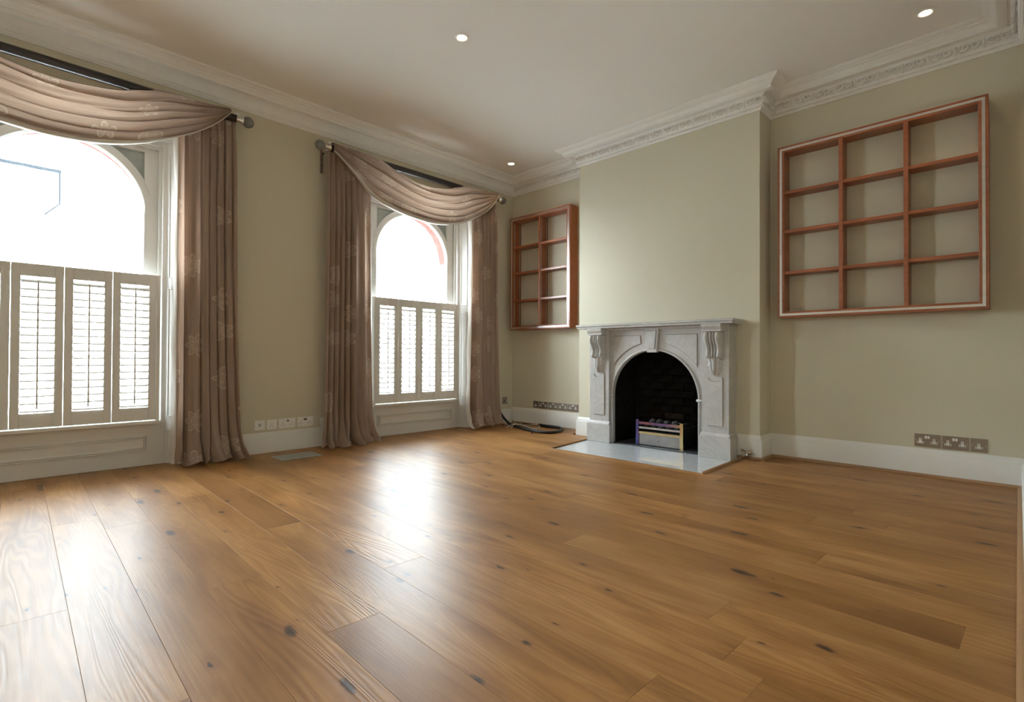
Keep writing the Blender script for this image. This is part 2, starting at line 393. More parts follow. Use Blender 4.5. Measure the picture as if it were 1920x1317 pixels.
# right wall with the doorway the camera stands in, a stub of hall behind it
DY0, DY1, DZ = -5.30, -4.42, 2.05
b = MB()
b.box(W, W+0.15, DY1, 0.0, -0.02, 3.3); b.box(W, W+0.15, YB, DY0, -0.02, 3.3); b.box(W, W+0.15, DY0, DY1, DZ, 3.3)
struct(obj('wall_right', b, 'wall'))
b = MB(); b.box(-DW, W+0.15, YB-0.15, YB, -0.02, 3.3); struct(obj('wall_front', b, 'wall'))
b = MB()
b.box(6.0, 6.1, -7.0, -2.6, -0.02, 3.3); b.box(W+0.15, 6.1, -2.6, -2.5, -0.02, 3.3)
b.box(W+0.15, 4.95, -7.1, -7.0, -0.02, 3.3); b.box(5.30, 6.1, -7.1, -7.0, -0.02, 3.3); b.box(4.95, 5.30, -7.1, -7.0, -0.02, 3.3); b.box(W, W+0.15, -7.1, -6.0, -0.02, 3.3)
struct(obj('wall_hall', b, 'white'))
b = MB(); b.box(W-0.005, 6.1, -6.15, -3.5, -0.06, -0.022); struct(obj('floor_hall', b, 'oakbead'))
b = MB(); b.box(-DW, 6.1, YB-0.15, 0.25, HT, HT+0.1); struct(obj('ceiling', b, 'ceil'))
# door lining
d = struct(empty('door_1', (W, 0, 0)))
b = MB(); b.box(W+0.002, W+0.15, DY1-0.02, DY1, 0, DZ); b.box(W+0.002, W+0.15, DY0, DY0+0.02, 0, DZ); b.box(W+0.002, W+0.15, DY0, DY1, DZ-0.02, DZ)
o = obj('door_lining', b, 'white', d); o.location = (-W, 0, 0)

# ------------------------------------------------------------------ oak floor, board by board
def clip(poly, a, b_, c):        # keep a*x + b*y <= c
    out = []
    for i in range(len(poly)):
        p, q = poly[i], poly[(i+1) % len(poly)]; dp = a*p[0]+b_*p[1]-c; dq = a*q[0]+b_*q[1]-c
        if dp <= 0: out.append(p)
        if (dp < 0 < dq) or (dq < 0 < dp):
            t = dp/(dp-dq); out.append((p[0]+(q[0]-p[0])*t, p[1]+(q[1]-p[1])*t))
    return out
def area(p): return abs(sum(p[i][0]*p[(i+1) % len(p)][1]-p[(i+1) % len(p)][0]*p[i][1] for i in range(len(p))))/2
def inset(poly, d):
    n = len(poly); cx = sum(p[0] for p in poly)/n; cy = sum(p[1] for p in poly)/n; res = list(poly)
    for i in range(n):
        p, q = poly[i], poly[(i+1) % n]; ex, ey = q[0]-p[0], q[1]-p[1]; L = math.hypot(ex, ey)
        if L < 1e-6: continue
        nx, ny = ey/L, -ex/L
        if nx*(cx-p[0])+ny*(cy-p[1]) > 0: nx, ny = -nx, -ny
        res = clip(res, nx, ny, nx*p[0]+ny*p[1]-d)
        if len(res) < 3: return []
    return res
HQ = [(1.575, -1.085), (3.008, -1.085), (2.992, -0.30), (1.47, -0.30)]     # hearth outline at floor level
BO = 0.012
struct(obj('floor', MB().box(-DW, W+0.15, YB-0.15, 0.26, -0.075, -0.025), 'soot'))
floor = bpy.data.objects['floor']
rnd = random.Random(11)
th = math.radians(-1.35); ct, st = math.cos(th), math.sin(th)
def rot(u, v): return (3.024 + u*ct - v*st, -4.529 + u*st + v*ct)
BW = 0.1838
for row in range(-9, 27):
    u = -3.7 - rnd.random()*1.6; k = 0
    joints = {9: [-2.0, 0.10], 8: [-1.3, 0.86], 3: [-1.9], 1: [-1.53, 1.2], 4: [-1.0], 10: [-0.56], 5: [0.9, -2.2], 6: [-0.9]}.get(row)
    ends = []
    if joints: ends = sorted([-4.5] + joints + [joints[-1] + 2.0, 4.0])
    else:
        while u < 2.2: ends.append(u); u += rnd.choice((1.25, 1.6, 1.9, 2.2)) + rnd.random()*0.25
        ends.append(u)
    for i in range(len(ends)-1):
        u0, u1 = ends[i], ends[i+1]; v0, v1 = row*BW, (row+1)*BW
        p = [rot(u0, v0), rot(u1, v0), rot(u1, v1), rot(u0, v1)]
        for h in ((-1, 0, 0.095), (1, 0, W+0.0), (0, -1, -YB), (0, 1, -0.002)):
            p = clip(p, *h)
            if len(p) < 3: break
        if len(p) < 3: continue
        pieces = []
        # subtract the chimney breast (with hearth): keep convex pieces around it
        hx = [(HQ[i], HQ[(i+1) % 4]) for i in range(4)]
        def sides(poly):
            rest = poly; outp = []
            lines = [(0, 1, HQ[0][1]-BO*0.3), None, None]
            # in front of the hearth
            f = clip(rest, 0, 1, -1.085-0.004); outp.append(f)
            rest = clip(rest, 0, -1, 1.085+0.004)
            # left of hearth / breast
            (x0, y0), (x1, y1) = HQ[0], HQ[3]; a, bb = (y1-y0), -(x1-x0); c = a*x0+bb*y0
            l = clip(rest, a, bb, c-0.004); 
            la = clip(l, 0, 1, YC+0.0); lb = clip(clip(l, 0, -1, -YC), 1, 0, XL)
            outp += [la, lb]
            rest = clip(rest, -a, -bb, -(c-0.004))
            (x0, y0), (x1, y1) = HQ[1], HQ[2]; a, bb = (y1-y0), -(x1-x0); c = a*x0+bb*y0
            r = clip(rest, -a, -bb, -(c+0.004))
            ra = clip(r, 0, 1, YC+0.0); rb = clip(clip(r, 0, -1, -YC), -1, 0, -XR)
            outp += [ra, rb]
            return [q for q in outp if len(q) >= 3 and area(q) > 2e-4]
        if min(q[0] for q in p) < 3.1 and max(q[1] for q in p) > -1.1: pieces = sides(p)
        else: pieces = [p]
        cx = sum(q[0] for q in p)/len(p); cy = sum(q[1] for q in p)/len(p)
        mb = MB()
        for q in pieces:
            q = [(a-cx, b_-cy) for a, b_ in q]
            # drop near-duplicate corners
            q = [q[i] for i in range(len(q)) if math.hypot(q[i][0]-q[i-1][0], q[i][1]-q[i-1][1]) > 1e-5]
            if len(q) < 3 or area(q) < 3e-4: continue
            o1 = inset(q, 0.00018); t1 = inset(q, 0.0008)
            if len(o1) != len(t1) or len(o1) < 3: o1 = q; t1 = q
            n = len(o1)
            mb.add([(a, b_, -0.022) for a, b_ in o1] + [(a, b_, -0.0006) for a, b_ in o1] + [(a, b_, 0.0) for a, b_ in t1],
                   [tuple(range(2*n, 3*n))] + [(j, (j+1) % n, n+(j+1) % n, n+j) for j in range(n)] + [(n+j, n+(j+1) % n, 2*n+(j+1) % n, 2*n+j) for j in range(n)])
        if mb.v:
            o = obj('floor_board', mb, 'floor', floor); o.location = (cx, cy, 0); o.rotation_euler = (0, 0, 0)

# ------------------------------------------------------------------ cornice, baseboards
PATH = [(0, YB), (0, 0), (XL, 0), (XL, YC), (XR, YC), (XR, 0), (W, 0), (W, YB)]
def seg_n(i):
    (x0, y0), (x1, y1) = PATH[i % 8], PATH[(i+1) % 8]; L = math.hypot(x1-x0, y1-y0); return ((y1-y0)/L, -(x1-x0)/L)
def mitre(i, p):
    n0, n1 = seg_n(i-1), seg_n(i); k = 1+n0[0]*n1[0]+n0[1]*n1[1]; x, y = PATH[i % 8]
    return (x+p*(n0[0]+n1[0])/k, y+p*(n0[1]+n1[1])/k)
def sweep_seg(i, prof):
    r0 = [(*mitre(i, p), z) for p, z in prof]; r1 = [(*mitre(i+1, p), z) for p, z in prof]; n = len(prof)
    return MB().add(r0+r1, [(j, j+1, n+j+1, n+j) for j in range(n-1)] + [tuple(range(n))[::-1], tuple(range(n, 2*n))])
CP = [(-0.002, 2.893), (0.010, 2.893), (0.014, 2.902), (0.022, 2.906), (0.024, 2.914), (0.018, 2.921), (0.026, 2.927), (0.030, 2.935), (0.031, 2.950), (0.036, 2.972), (0.046, 2.992), (0.062, 3.006),
      (0.080, 3.008), (0.084, 3.000), (0.120, 2.997), (0.127, 2.999), (0.127, 3.018), (0.134, 3.022), (0.141, 3.034), (0.153, 3.043), (0.168, 3.046), (0.171, 3.054), (0.186, 3.058), (0.194, 3.066), (0.194, 3.079), (-0.002, 3.079)]
def make_ornament():
    b = MB(); 
    for s in (-1, 1):       # two scrolls back to back
        pts = []
        for k in range(15):
            a = 2*PI*1.35*k/14; r = 0.031*(1-0.66*k/14)
            pts.append((s*(0.034 + r*math.cos(a+0.6)), 0.0, 0.002 + r*math.sin(a+0.6)))
        b.tube(pts, [0.0078]*10+[0.007, 0.006, 0.005, 0.006, 0.009], 5)
        b.tube([(s*0.030, 0, -0.030), (s*0.012, -0.003, -0.016), (s*0.004, 0, 0.014)], [0.004, 0.006, 0.003], 5)
    b.ball((0, -0.002, 0.020), 0.012, 8, 5, (0.8, 0.7, 1.3)); b.ball((0, -0.002, -0.012), 0.009, 8, 5, (0.8, 0.7, 1.6))
    b.tube([(0.075, 0, -0.036), (0.073, -0.005, 0.0), (0.075, 0, 0.034)], [0.005, 0.008, 0.005], 5)
    return b.mesh('ornament', 'plaster', True)
ORN = make_ornament()
def make_bead():
    return MB().ball((0, 0, 0), 0.0055, 6, 4, (1.25, 1, 1)).mesh('bead', 'plaster', True)
SIDE = ['left', 'recess', 'chimney_flank', 'chimney', 'chimney_side', 'right_recess', 'right', 'front']
for i in range(8):
    t = struct(obj('trim_%d' % (i+1), sweep_seg(i, CP), 'plaster', autosm=True))
    if i in (0, 7): continue
    n = seg_n(i); a, c = mitre(i, 0.045), mitre(i+1, 0.045)
    L = math.hypot(c[0]-a[0], c[1]-a[1]); tx, ty = (c[0]-a[0])/L, (c[1]-a[1])/L
    cnt = max(1, round((L-0.02)/0.15)); step = L/cnt
    for k in range(cnt):
        if i == 6 and a[1]+ty*step*(k+0.5) < -2.5: continue
        o = link('ornament', ORN, t); q = step*(k+0.5)
        # local -Y faces the room: rotate so that -Y -> n
        o.matrix_local = Matrix.Translation((a[0]+tx*q-0.001*n[0], a[1]+ty*q-0.001*n[1], 2.969)) @ Matrix.Rotation(math.atan2(n[1], n[0])+PI/2, 4, 'Z') @ Matrix.Rotation(-0.28, 4, 'X') @ Matrix.Diagonal((1.0, 1.25, 1.2, 1))
    bd = MB(); m = int(L/0.016)
    for k in range(m):
        q = L*(k+0.5)/m; X, Y = a[0]+tx*q-0.022*n[0], a[1]+ty*q-0.022*n[1]
        r = 0.0052
        bd.add([(X-r*1.3*tx, Y-r*1.3*ty, 2.913), (X+r*1.3*tx, Y+r*1.3*ty, 2.913), (X, Y, 2.913-r*1.2), (X, Y, 2.913+r*1.2), (X+n[0]*r, Y+n[1]*r, 2.913)], [(0, 2, 4), (2, 1, 4), (1, 3, 4), (3, 0, 4)])
    o = obj('bead_row', bd, 'plaster', t); o['kind'] = 'stuff'
BP = [(-0.002, 0), (0.024, 0), (0.024, 0.152), (0.021, 0.158), (0.017, 0.160), (0.016, 0.172), (0.013, 0.176), (0.010, 0.179), (0.009, 0.190), (0.005, 0.195), (-0.002, 0.195)]
QB = [(0.022, 0.0), (0.044, 0.0), (0.044, 0.004), (0.041, 0.012), (0.036, 0.017), (0.030, 0.020), (0.022, 0.020)]
def straight(p0, p1, n, prof, mat):
    r0 = [(p0[0]+p*n[0], p0[1]+p*n[1], z) for p, z in prof]; r1 = [(p1[0]+p*n[0], p1[1]+p*n[1], z) for p, z in prof]; k = len(prof)
    return MB().add(r0+r1, [(j, (j+1) % k, k+(j+1) % k, k+j) for j in range(k)] + [tuple(range(k))[::-1], tuple(range(k, 2*k))])
BPW = [(p, z*0.175/0.195) for p, z in BP]
bl = empty('baseboard_left'); struct(bl)
for y0, y1 in ((YB, WIN[0]-HI), (WIN[0]+HI, WIN[1]-HI), (WIN[1]+HI, -0.024)):
    obj('skirting_length', straight((0, y0), (0, y1), (1, 0), BPW, 'white'), 'white', bl, autosm=True)
LEGX0, LEGX1 = 1.49, 2.945
def chim(i, prof, cut=None):
    r0 = [(*mitre(i, p), z) for p, z in prof]; r1 = [(*mitre(i+1, p), z) for p, z in prof]
    if cut == 'end': r1 = [(LEGX0+0.01, y, z) for (x, y, z) in r0]
    if cut == 'start': r0 = [(LEGX1-0.01, y, z) for (x, y, z) in r1]
    n = len(prof)
    return MB().add(r0+r1, [(j, (j+1) % n, n+(j+1) % n, n+j) for j in range(n)] + [tuple(range(n))[::-1], tuple(range(n, 2*n))])
for nm, i, cut in (('recess', 1, None), ('chimney_flank', 2, None), ('chimney', 3, 'end'), ('chimney_side', 4, None), ('back', 5, None), ('right', 6, None)):
    if nm == 'right':
        pr = lambda P: straight(mitre(6, 0), (W, DY1), (-1, 0), P, None)
        o = obj('baseboard_right', straight((W, -0.02), (W, DY1), (-1, 0), BP, None), 'white', autosm=True); struct(o)
    elif nm == 'chimney':
        bm_ = chim(3, BP, 'end'); bm2 = chim(3, BP, 'start'); bm_.add(bm2.v, bm2.f)
        o = struct(obj('baseboard_chimney', bm_, 'white', autosm=True))
    else: o = struct(obj('baseboard_'+nm, chim(i, BP), 'white', autosm=True))
qn = 9
for i, cut in ((1, None), (2, None), (3, 'start'), (4, None), (5, None), (6, 'd')):
    g = chim(i, QB, cut) if cut != 'd' else straight((W, -0.022), (W, DY1), (-1, 0), QB, None)
    struct(obj('trim_%d' % qn, g, 'oakbead', autosm=True)); qn += 1

# ------------------------------------------------------------------ windows (local y measured from the window centre)
def window(name, cy):
    w = struct(empty(name, (0, cy, 0)))
    h = 0.555
    def part(n, mb, mat='white', bevel=0.002, **k): return obj(n, mb, mat, w, bevel=bevel, **k)
    # splayed panelled reveals, soffit
    for s in (-1, 1):
        q = [(-0.10, s*0.600), (0.0, s*(HI+0.0)), (0.0, s*(HI+0.012)), (-0.10, s*0.63)]
        b = MB().prism(q if s > 0 else q[::-1], 0.0, HZ, 'z'); rv = part('reveal', b, bevel=0)
        # sunk panel moulding on the reveal, three in height
        dx, dy = 0.10, s*(HI-0.600); L = math.hypot(dx, dy); ux, uy = dx/L, dy/L; nx, ny = uy*s, -ux*s
        for z0, z1 in ((0.09, 0.26), (0.36, 1.36), (1.44, 2.40)):
            mo = MB()
            for a0, a1, c0, c1 in ((0.022, 0.030, z0, z1), (L-0.030, L-0.022, z0, z1), (0.022, L-0.022, z0, z0+0.008), (0.022, L-0.022, z1-0.008, z1)):
                P = [(-0.10+ux*a+nx*e, s*0.600+uy*a+ny*e) for a, e in ((a0, -0.002), (a1, -0.002), (a1, 0.005), (a0, 0.005))]
                mo.prism(P, c0, c1, 'z')
            obj('panel_moulding', mo, 'white', w)
    part('soffit', MB().box(-0.22, 0.0, -HI, HI, HZ-0.012, HZ-0.001))
    for k in range(3): obj('head_moulding', MB().tube([(-0.075+k*0.028, -0.63-k*0.017, HZ-0.014), (-0.075+k*0.028, 0.63+k*0.017, HZ-0.014)], 0.006, 6), 'white', w)
    # apron panel under the window
    part('apron', MB().box(-0.12, -0.09, -0.605, 0.605, 0.0, 0.325))
    for z0, z1, y0 in ((0.113, 0.225, 0.49), (0.127, 0.211, 0.474)):
        b = MB()
        for q in ((-y0, y0, z0, z0+0.008), (-y0, y0, z1-0.008, z1), (-y0, -y0+0.008, z0, z1), (y0-0.008, y0, z0, z1)): b.box(-0.092, -0.078, *q)
        obj('apron_moulding', b, 'white', w, bevel=0.002)
    # box frame and sashes
    for s in (-1, 1):
        part('box_frame', MB().box(-0.22, -0.095, min(s*0.575, s*0.62), max(s*0.575, s*0.62), 0.325, 2.498))
        part('staff_bead', MB().box(-0.145, -0.125, min(s*0.553, s*0.576), max(s*0.553, s*0.576), 0.325, 2.46))
        part('sash_stile', MB().box(-0.195, -0.155, min(s*0.465, s*0.560), max(s*0.465, s*0.560), 0.36, 2.445))
    part('frame_head', MB().box(-0.22, -0.10, -0.62, 0.62, 2.455, 2.498))
    part('head_bead', MB().box(-0.145, -0.122, -0.575, 0.575, 2.437, 2.457))
    part('top_rail', MB().box(-0.193, -0.157, -0.47, 0.47, 2.405, 2.443))
    part('bottom_rail', MB().box(-0.195, -0.155, -0.47, 0.47, 0.335, 0.43))
    part('meeting_rail', MB().box(-0.195, -0.150, -0.47, 0.47, 1.405, 1.445))
    part('sill', MB().box(-0.40, -0.10, -0.60, 0.60, 0.30, 0.335))
    ring = MB(); n = 40
    vs = []; fs = []
    for k in range(n+1):
        a = PI*k/n
        for r, x in ((RA, -0.192), (RA, -0.165), (RA+0.012, -0.152), (RA+0.062, -0.152), (RA+0.068, -0.156), (RA+0.068, -0.192)):
            yy, zz = r*math.cos(a), SPR+r*math.sin(a)
            vs.append((x, max(-0.5, min(0.5, yy)), zz))
    for k in range(n):
        for j in range(6): fs.append((k*6+j, k*6+(j+1) % 6, (k+1)*6+(j+1) % 6, (k+1)*6+j))
    ring.add(vs, fs); obj('arch_rail', ring, 'white', w, autosm=True)
    for s in (-1, 1):                      # grey spandrel panels
        pts = [(s*0.468, 2.408)] + [(s*q[0], q[1]) for q in arc(0, SPR, RA+0.055, 0.435, PI/2-0.10, 14)] + [(s*0.05, 2.408)]
        obj('spandrel_panel', MB().prism(pts, -0.188, -0.180, 'x'), 'spandrel', w)
    gp = [(-RA-0.01, 1.43)] + [(RA+0.01, 1.43)] + arc(0, SPR, RA+0.01, 0, PI, 24)
    obj('upper_pane', MB().prism(gp, -0.176, -0.172, 'x'), 'glass', w)
    obj('lower_pane', MB().box(-0.176, -0.172, -0.47, 0.47, 0.42, 1.41), 'glass', w)
    # frame that carries the shutters
    for s in (-1, 1): part('shutter_frame', MB().box(-0.090, -0.040, min(s*0.533, s*h), max(s*0.533, s*h), 0.325, 1.448))
    part('shutter_sill', MB().box(-0.090, -0.028, -h, h, 0.318, 0.340))
    return w
window('window_1', WIN[0]); window('window_2', WIN[1])

# ------------------------------------------------------------------ shutters: four louvred panels in each window
PWD, PZ0, PZ1 = 0.2625, 0.347, 1.446
def shutter(label, y, z=0.0, rod=0.0, first=[None]):
    if first[0] is None:
        r = empty('shutter_panel', (-0.058, y, 0))
        hw = PWD/2
        for s in (-1, 1): obj('stile', MB().box(-0.014, 0.014, min(s*hw, s*(hw-0.046)), max(s*hw, s*(hw-0.046)), PZ0, PZ1), 'white', r, bevel=0.002)
        obj('top_rail', MB().box(-0.013, 0.013, -hw+0.046, hw-0.046, 1.362, PZ1), 'white', r, bevel=0.002)
        obj('bottom_rail', MB().box(-0.013, 0.013, -hw+0.046, hw-0.046, PZ0, 0.445), 'white', r, bevel=0.002)
        n = 18; pit = (1.362-0.445)/n; lw = 0.0265
        pr = [(-lw, 0.002), (-lw*0.6, 0.0040), (0, 0.0052), (lw*0.7, 0.0052), (lw, 0.0047), (lw, -0.0047), (lw*0.7, -0.0052), (0, -0.0052), (-lw*0.6, -0.0040), (-lw, -0.002)]
        ca, sa = math.cos(math.radians(-34)), math.sin(math.radians(-34))
        mb = MB().prism([(x*ca-z_*sa, x*sa+z_*ca) for x, z_ in pr], -hw+0.0465, hw-0.0465, 'y'); lm = mb.mesh('louver', 'white')
        for k in range(n): link('louver', lm, r, (0, 0, 0.445+pit*(k+0.5)))
        obj('tilt_rod', MB().box(0.024, 0.033, -0.005, 0.005, 0.475, 1.335), 'white', r, bevel=0.002)
        k_ = MB().lathe([(0.0, 0.012), (0.006, 0.012), (0.008, 0.018), (0.006, 0.024), (0.0, 0.026)], (0, 0, 1.374), 'x', 10); obj('knob', k_, 'white', r, smooth=True)
        first[0] = r
    else: r = copy_tree(first[0], None, (-0.058, y, 0))
    return tag(r, label, 'shutter', 'louvred shutter panels')
for wi, (c, wn) in enumerate(zip(WIN, ('window nearer the camera', 'window nearer the fireplace'))):
    for k in range(4):
        y = c - 1.5*(PWD+0.0035) + k*(PWD+0.0035)
        side = ('panel farthest from the fireplace', 'second panel counted towards the fireplace', 'third panel counted towards the fireplace', 'panel closest to the fireplace')[k]
        shutter('white louvred half-height shutter, ' + side + ' in the ' + wn, y)

# ------------------------------------------------------------------ curtains, swags, poles
def curtain(label, y0t, y1t, y0b, y1b, zt, nf, seed, cover=None):
    rows = []; uvs = []; NU, NT = nf*16, 64; rn = random.Random(seed)
    ph = [rn.random()*6.28 for _ in range(6)]; width = 1.5*(y1b-y0b)
    for j in range(NT+1):
        t = (j/NT)**0.9; z = zt*(1-t) + 0.006*t; row = []; uvr = []
        if zt - z < 0.12: A = 0.020 + 0.016*(zt-z)/0.12
        else: A = 0.060 + 0.006*t
        k = max(0.0, 1-z/0.30)**2
        ya, yb = y0t+(y1t-y0t)*t**0.7*0 + (y0b-y0t)*t**2.2, y1t + (y1b-y1t)*t**2.2
        for i in range(NU+1):
            s = i/NU
            sw = s**1.45 if cover == 'lo' else 1-(1-s)**1.45
            f = 2*PI*(nf*sw + 0.16*math.sin(2*PI*1.3*s+ph[0]) + 0.10*math.sin(2.2*t+ph[1]+5*s)*t)
            am = A*(0.75+0.35*math.sin(2*PI*0.9*s+ph[2]))
            if z > 2.25: am *= 0.62 + 0.38*max(0.0, (2.6-z)/0.35) if z < 2.6 else 0.62
            x = 0.122 + am*(2.0*abs(math.cos(f*0.5))**0.85-1.0) + 0.007*math.sin(2*f+ph[3]+1.5*t)
            y = ya+(yb-ya)*s + 0.16*(yb-ya)/nf*math.sin(f)
            # the hem breaks on the floor
            x += k*(0.085+0.05*math.sin(f*0.5+ph[4])) ; y += k*0.035*(s-0.5)*2 + k*0.018*math.sin(f*0.7+ph[5])
            zz = z + k*0.020*(1+math.sin(f+ph[5]))*(0.3 if z > 0.03 else 1.0)
            x += 0.020*k*math.sin(zz*40+f)
            row.append((max(0.035, x), y, max(0.004, zz))); uvr.append((s*width+seed*0.37, z))
        rows.append(row); uvs.append(uvr)
    o = link('curtain', MB().grid(rows, uvs).mesh('curtain', 'curtain', True))
    er = []
    for j in range(NT+1):
        e = rows[j][0 if cover == 'lo' else -1]; sg = -1 if cover == 'lo' else 1; w_ = 0.016+0.006*math.sin(j*0.35)
        er.append([(e[0]+0.002, e[1]-sg*0.003, e[2]), (e[0]-0.012, e[1]+sg*w_*0.6, e[2]), (max(0.03, e[0]-0.045), e[1]+sg*w_, e[2])])
    h_ = link('edge_lining', MB().grid(er).mesh('edge_lining', 'lining', True), o); h_['label'] = 'pale lining along the window side edge'
    return tag(o, label, 'curtain', 'full-length curtains')
curtain('embroidered taupe full-length curtain between the near window and the white sockets', -3.750, -3.335, -3.745, -3.27, 2.720, 6, 3, 'lo')
curtain('embroidered taupe full-length curtain pooling on the floor beside the floor vent', -2.555, -2.115, -2.575, -2.06, 2.720, 7, 5, 'hi')
curtain('embroidered taupe full-length curtain next to the corner, black sleeve behind its foot', -0.855, -0.425, -0.875, -0.375, 2.720, 5, 8, 'lo')

SU = [(-2.535, 2.795), (-2.34, 2.797), (-2.17, 2.796), (-2.03, 2.782), (-1.873, 2.722), (-1.682, 2.668), (-1.48, 2.652), (-1.195, 2.692), (-1.02, 2.755), (-0.90, 2.792), (-0.70, 2.797), (-0.47, 2.797)]
SL = [(-2.535, 2.70), (-2.353, 2.539), (-2.157, 2.352), (-1.889, 2.268), (-1.666, 2.236), (-1.499, 2.228), (-1.288, 2.25), (-1.065, 2.315), (-0.87, 2.413), (-0.707, 2.513), (-0.57, 2.63), (-0.455, 2.765)]
def resample(pts, n):
    # Catmull-Rom by chord length
    d = [0]
    for a, b_ in zip(pts, pts[1:]): d.append(d[-1]+math.hypot(b_[0]-a[0], b_[1]-a[1]))
    out = []
    for i in range(n+1):
        s = d[-1]*i/n; k = 0
        while k < len(d)-2 and d[k+1] < s: k += 1
        t = (s-d[k])/(d[k+1]-d[k]); P = [pts[max(0, k-1)], pts[k], pts[k+1], pts[min(len(pts)-1, k+2)]]
        out.append(tuple(0.5*(2*P[1][c]+(-P[0][c]+P[2][c])*t+(2*P[0][c]-5*P[1][c]+4*P[2][c]-P[3][c])*t*t+(-P[0][c]+3*P[1][c]-3*P[2][c]+P[3][c])*t**3) for c in (0, 1)))
    return out
def swag_mesh():
    NU, NV = 70, 84; U, L = resample(SU, NU), resample(SL, NU); rows = []; uvs = []
    rn = random.Random(4)
    for j in range(-6, NV+1):
        row = []; uvr = []
        for i in range(NU+1):
            u = i/NU; e = math.sin(PI*u)
            if j < 0:                 # the cloth laid over the pole
                ang = -j/6*2.4; onp = max(0.0, min(1.0, (U[i][1]-2.70)/0.085))
                y, z0 = U[i]; y -= 0
                x = 0.13 + 0.046*(-math.sin(ang))*1.0 if onp > 0.3 else 0.17-0.01*j*0.0
                z = z0 - (1-math.cos(ang))*0.040
                if onp <= 0.3: x, z = 0.165+0.004*j, z0+0.004*j*0.5
                row.append((x, y, z)); uvr.append((-j*0.01, u*2.6)); continue
            v = j/NV; 
            y = U[i][0]+(L[i][0]-U[i][0])*v; z = U[i][1]+(L[i][1]-U[i][1])*v
            w = math.hypot(L[i][0]-U[i][0], L[i][1]-U[i][1])
            x = 0.150 + 0.055*min(1, v*6) + 0.10*e**0.8*math.sin(PI*min(1, v*1.05)*0.62)
            f = 2*PI*(5.6*v + 0.30*math.sin(3.0*u+1.0) + 0.22*math.sin(4.3*v+3.2*u))
            am = (0.022+0.012*math.sin(8*v+2.2*u))*min(1, v*8)*(0.40+0.60*e)
            if v > 0.93: am *= 0.5
            x += am*(2.0*abs(math.cos(f*0.5))**0.8-1.0); z -= am*0.6*math.sin(f)*min(1, w/0.25)
            x += 0.003*math.sin(2*PI*13*v+5*u)*min(1, v*8)
            row.append((max(0.03, x), y, z)); uvr.append((0.85*v, u*2.6))
        rows.append(row); uvs.append(uvr)
    return MB().grid(rows, uvs).mesh('swag', 'curtain', True), L
SW, SLR = swag_mesh()
def hem_mesh():
    rows = []
    for i, (y, z) in enumerate(SLR):
        u = i/(len(SLR)-1); e = math.sin(PI*u); x = 0.215 + 0.10*e**0.8*math.sin(PI*0.62*1.0)
        h = 0.005 + 0.040*max(0.0, math.sin(PI*min(1, u*1.25)))**1.2
        dx, dz = (SUR[i][0]-y), (SUR[i][1]-z); L = math.hypot(dx, dz) or 1
        rows.append([(x+0.004, y+dx/L*h, z+dz/L*h), (x+0.012, y+dx/L*h*0.5, z+dz/L*h*0.5), (x, y, z-0.004), (x-0.05*e-0.01, y, z-0.010*e+0.012), (x-0.09*e-0.012, y, z+0.05*e)])
    return MB().grid(rows).mesh('hem_lining', 'felt', True)
SUR = resample(SU, 70)
HM = hem_mesh()
for dy, lab in ((-2.93, 'draped taupe swag over the pole of the window nearer the camera'), (0.0, 'draped taupe swag over the pole of the window nearer the fireplace')):
    o = link('swag', SW); o.location = (0, dy, 0); tag(o, lab, 'swag', 'swags draped over the poles')
    h = link('hem_lining', HM, o); h['label'] = 'pale lining along the lower edge'
def pole(dy, label):
    r = empty('curtain_pole', (0.13, dy, 2.755))
    obj('rod', MB().tube([(0, -2.535, 0), (0, -0.405, 0)], 0.032, 16), 'pole', r, autosm=True)
    for y, s in ((-2.63, -1), (-0.312, 1)):
        obj('finial', MB().ball((0, y, 0), 0.045, 20, 14), 'ball', r, smooth=True)
        yb = -2.56 if s < 0 else -0.382
        obj('collar', MB().tube([(0, yb-0.03, 0), (0, yb-0.022, 0), (0, yb-0.008, 0), (0, yb+0.008, 0), (0, yb+0.024, 0), (0, yb+0.03, 0)], [0.010, 0.018, 0.012, 0.022, 0.030, 0.034], 14), 'chrome', r, smooth=True)
        obj('collar_ball', MB().ball((0.012, yb+0.016*(-s), 0.032), 0.017, 14, 8), 'chrome', r, smooth=True)
        b = MB().tube([(-0.128, yb+0.01*-s, -0.03), (-0.05, yb+0.01*-s, -0.03), (-0.012, yb+0.01*-s, -0.02)], 0.010, 8)
        obj('bracket_arm', b, 'chrome', r, smooth=True)
        pl = obj('bracket_plate', MB().box(-0.129, -0.117, yb-0.014, yb+0.014, -0.215, 0.01), 'plate', r, bevel=0.004)
        obj('bracket_tip', MB().ball((-0.112, yb-0.006, -0.12), 0.008, 8, 6), 'chrome', pl, smooth=True)
    return tag(r, label, 'curtain pole', 'dark curtain poles')
pole(-2.93, 'dark curtain pole with grey ball finials over the window nearer the camera')
pole(0.0, 'dark curtain pole with grey ball finials over the window nearer the fireplace')

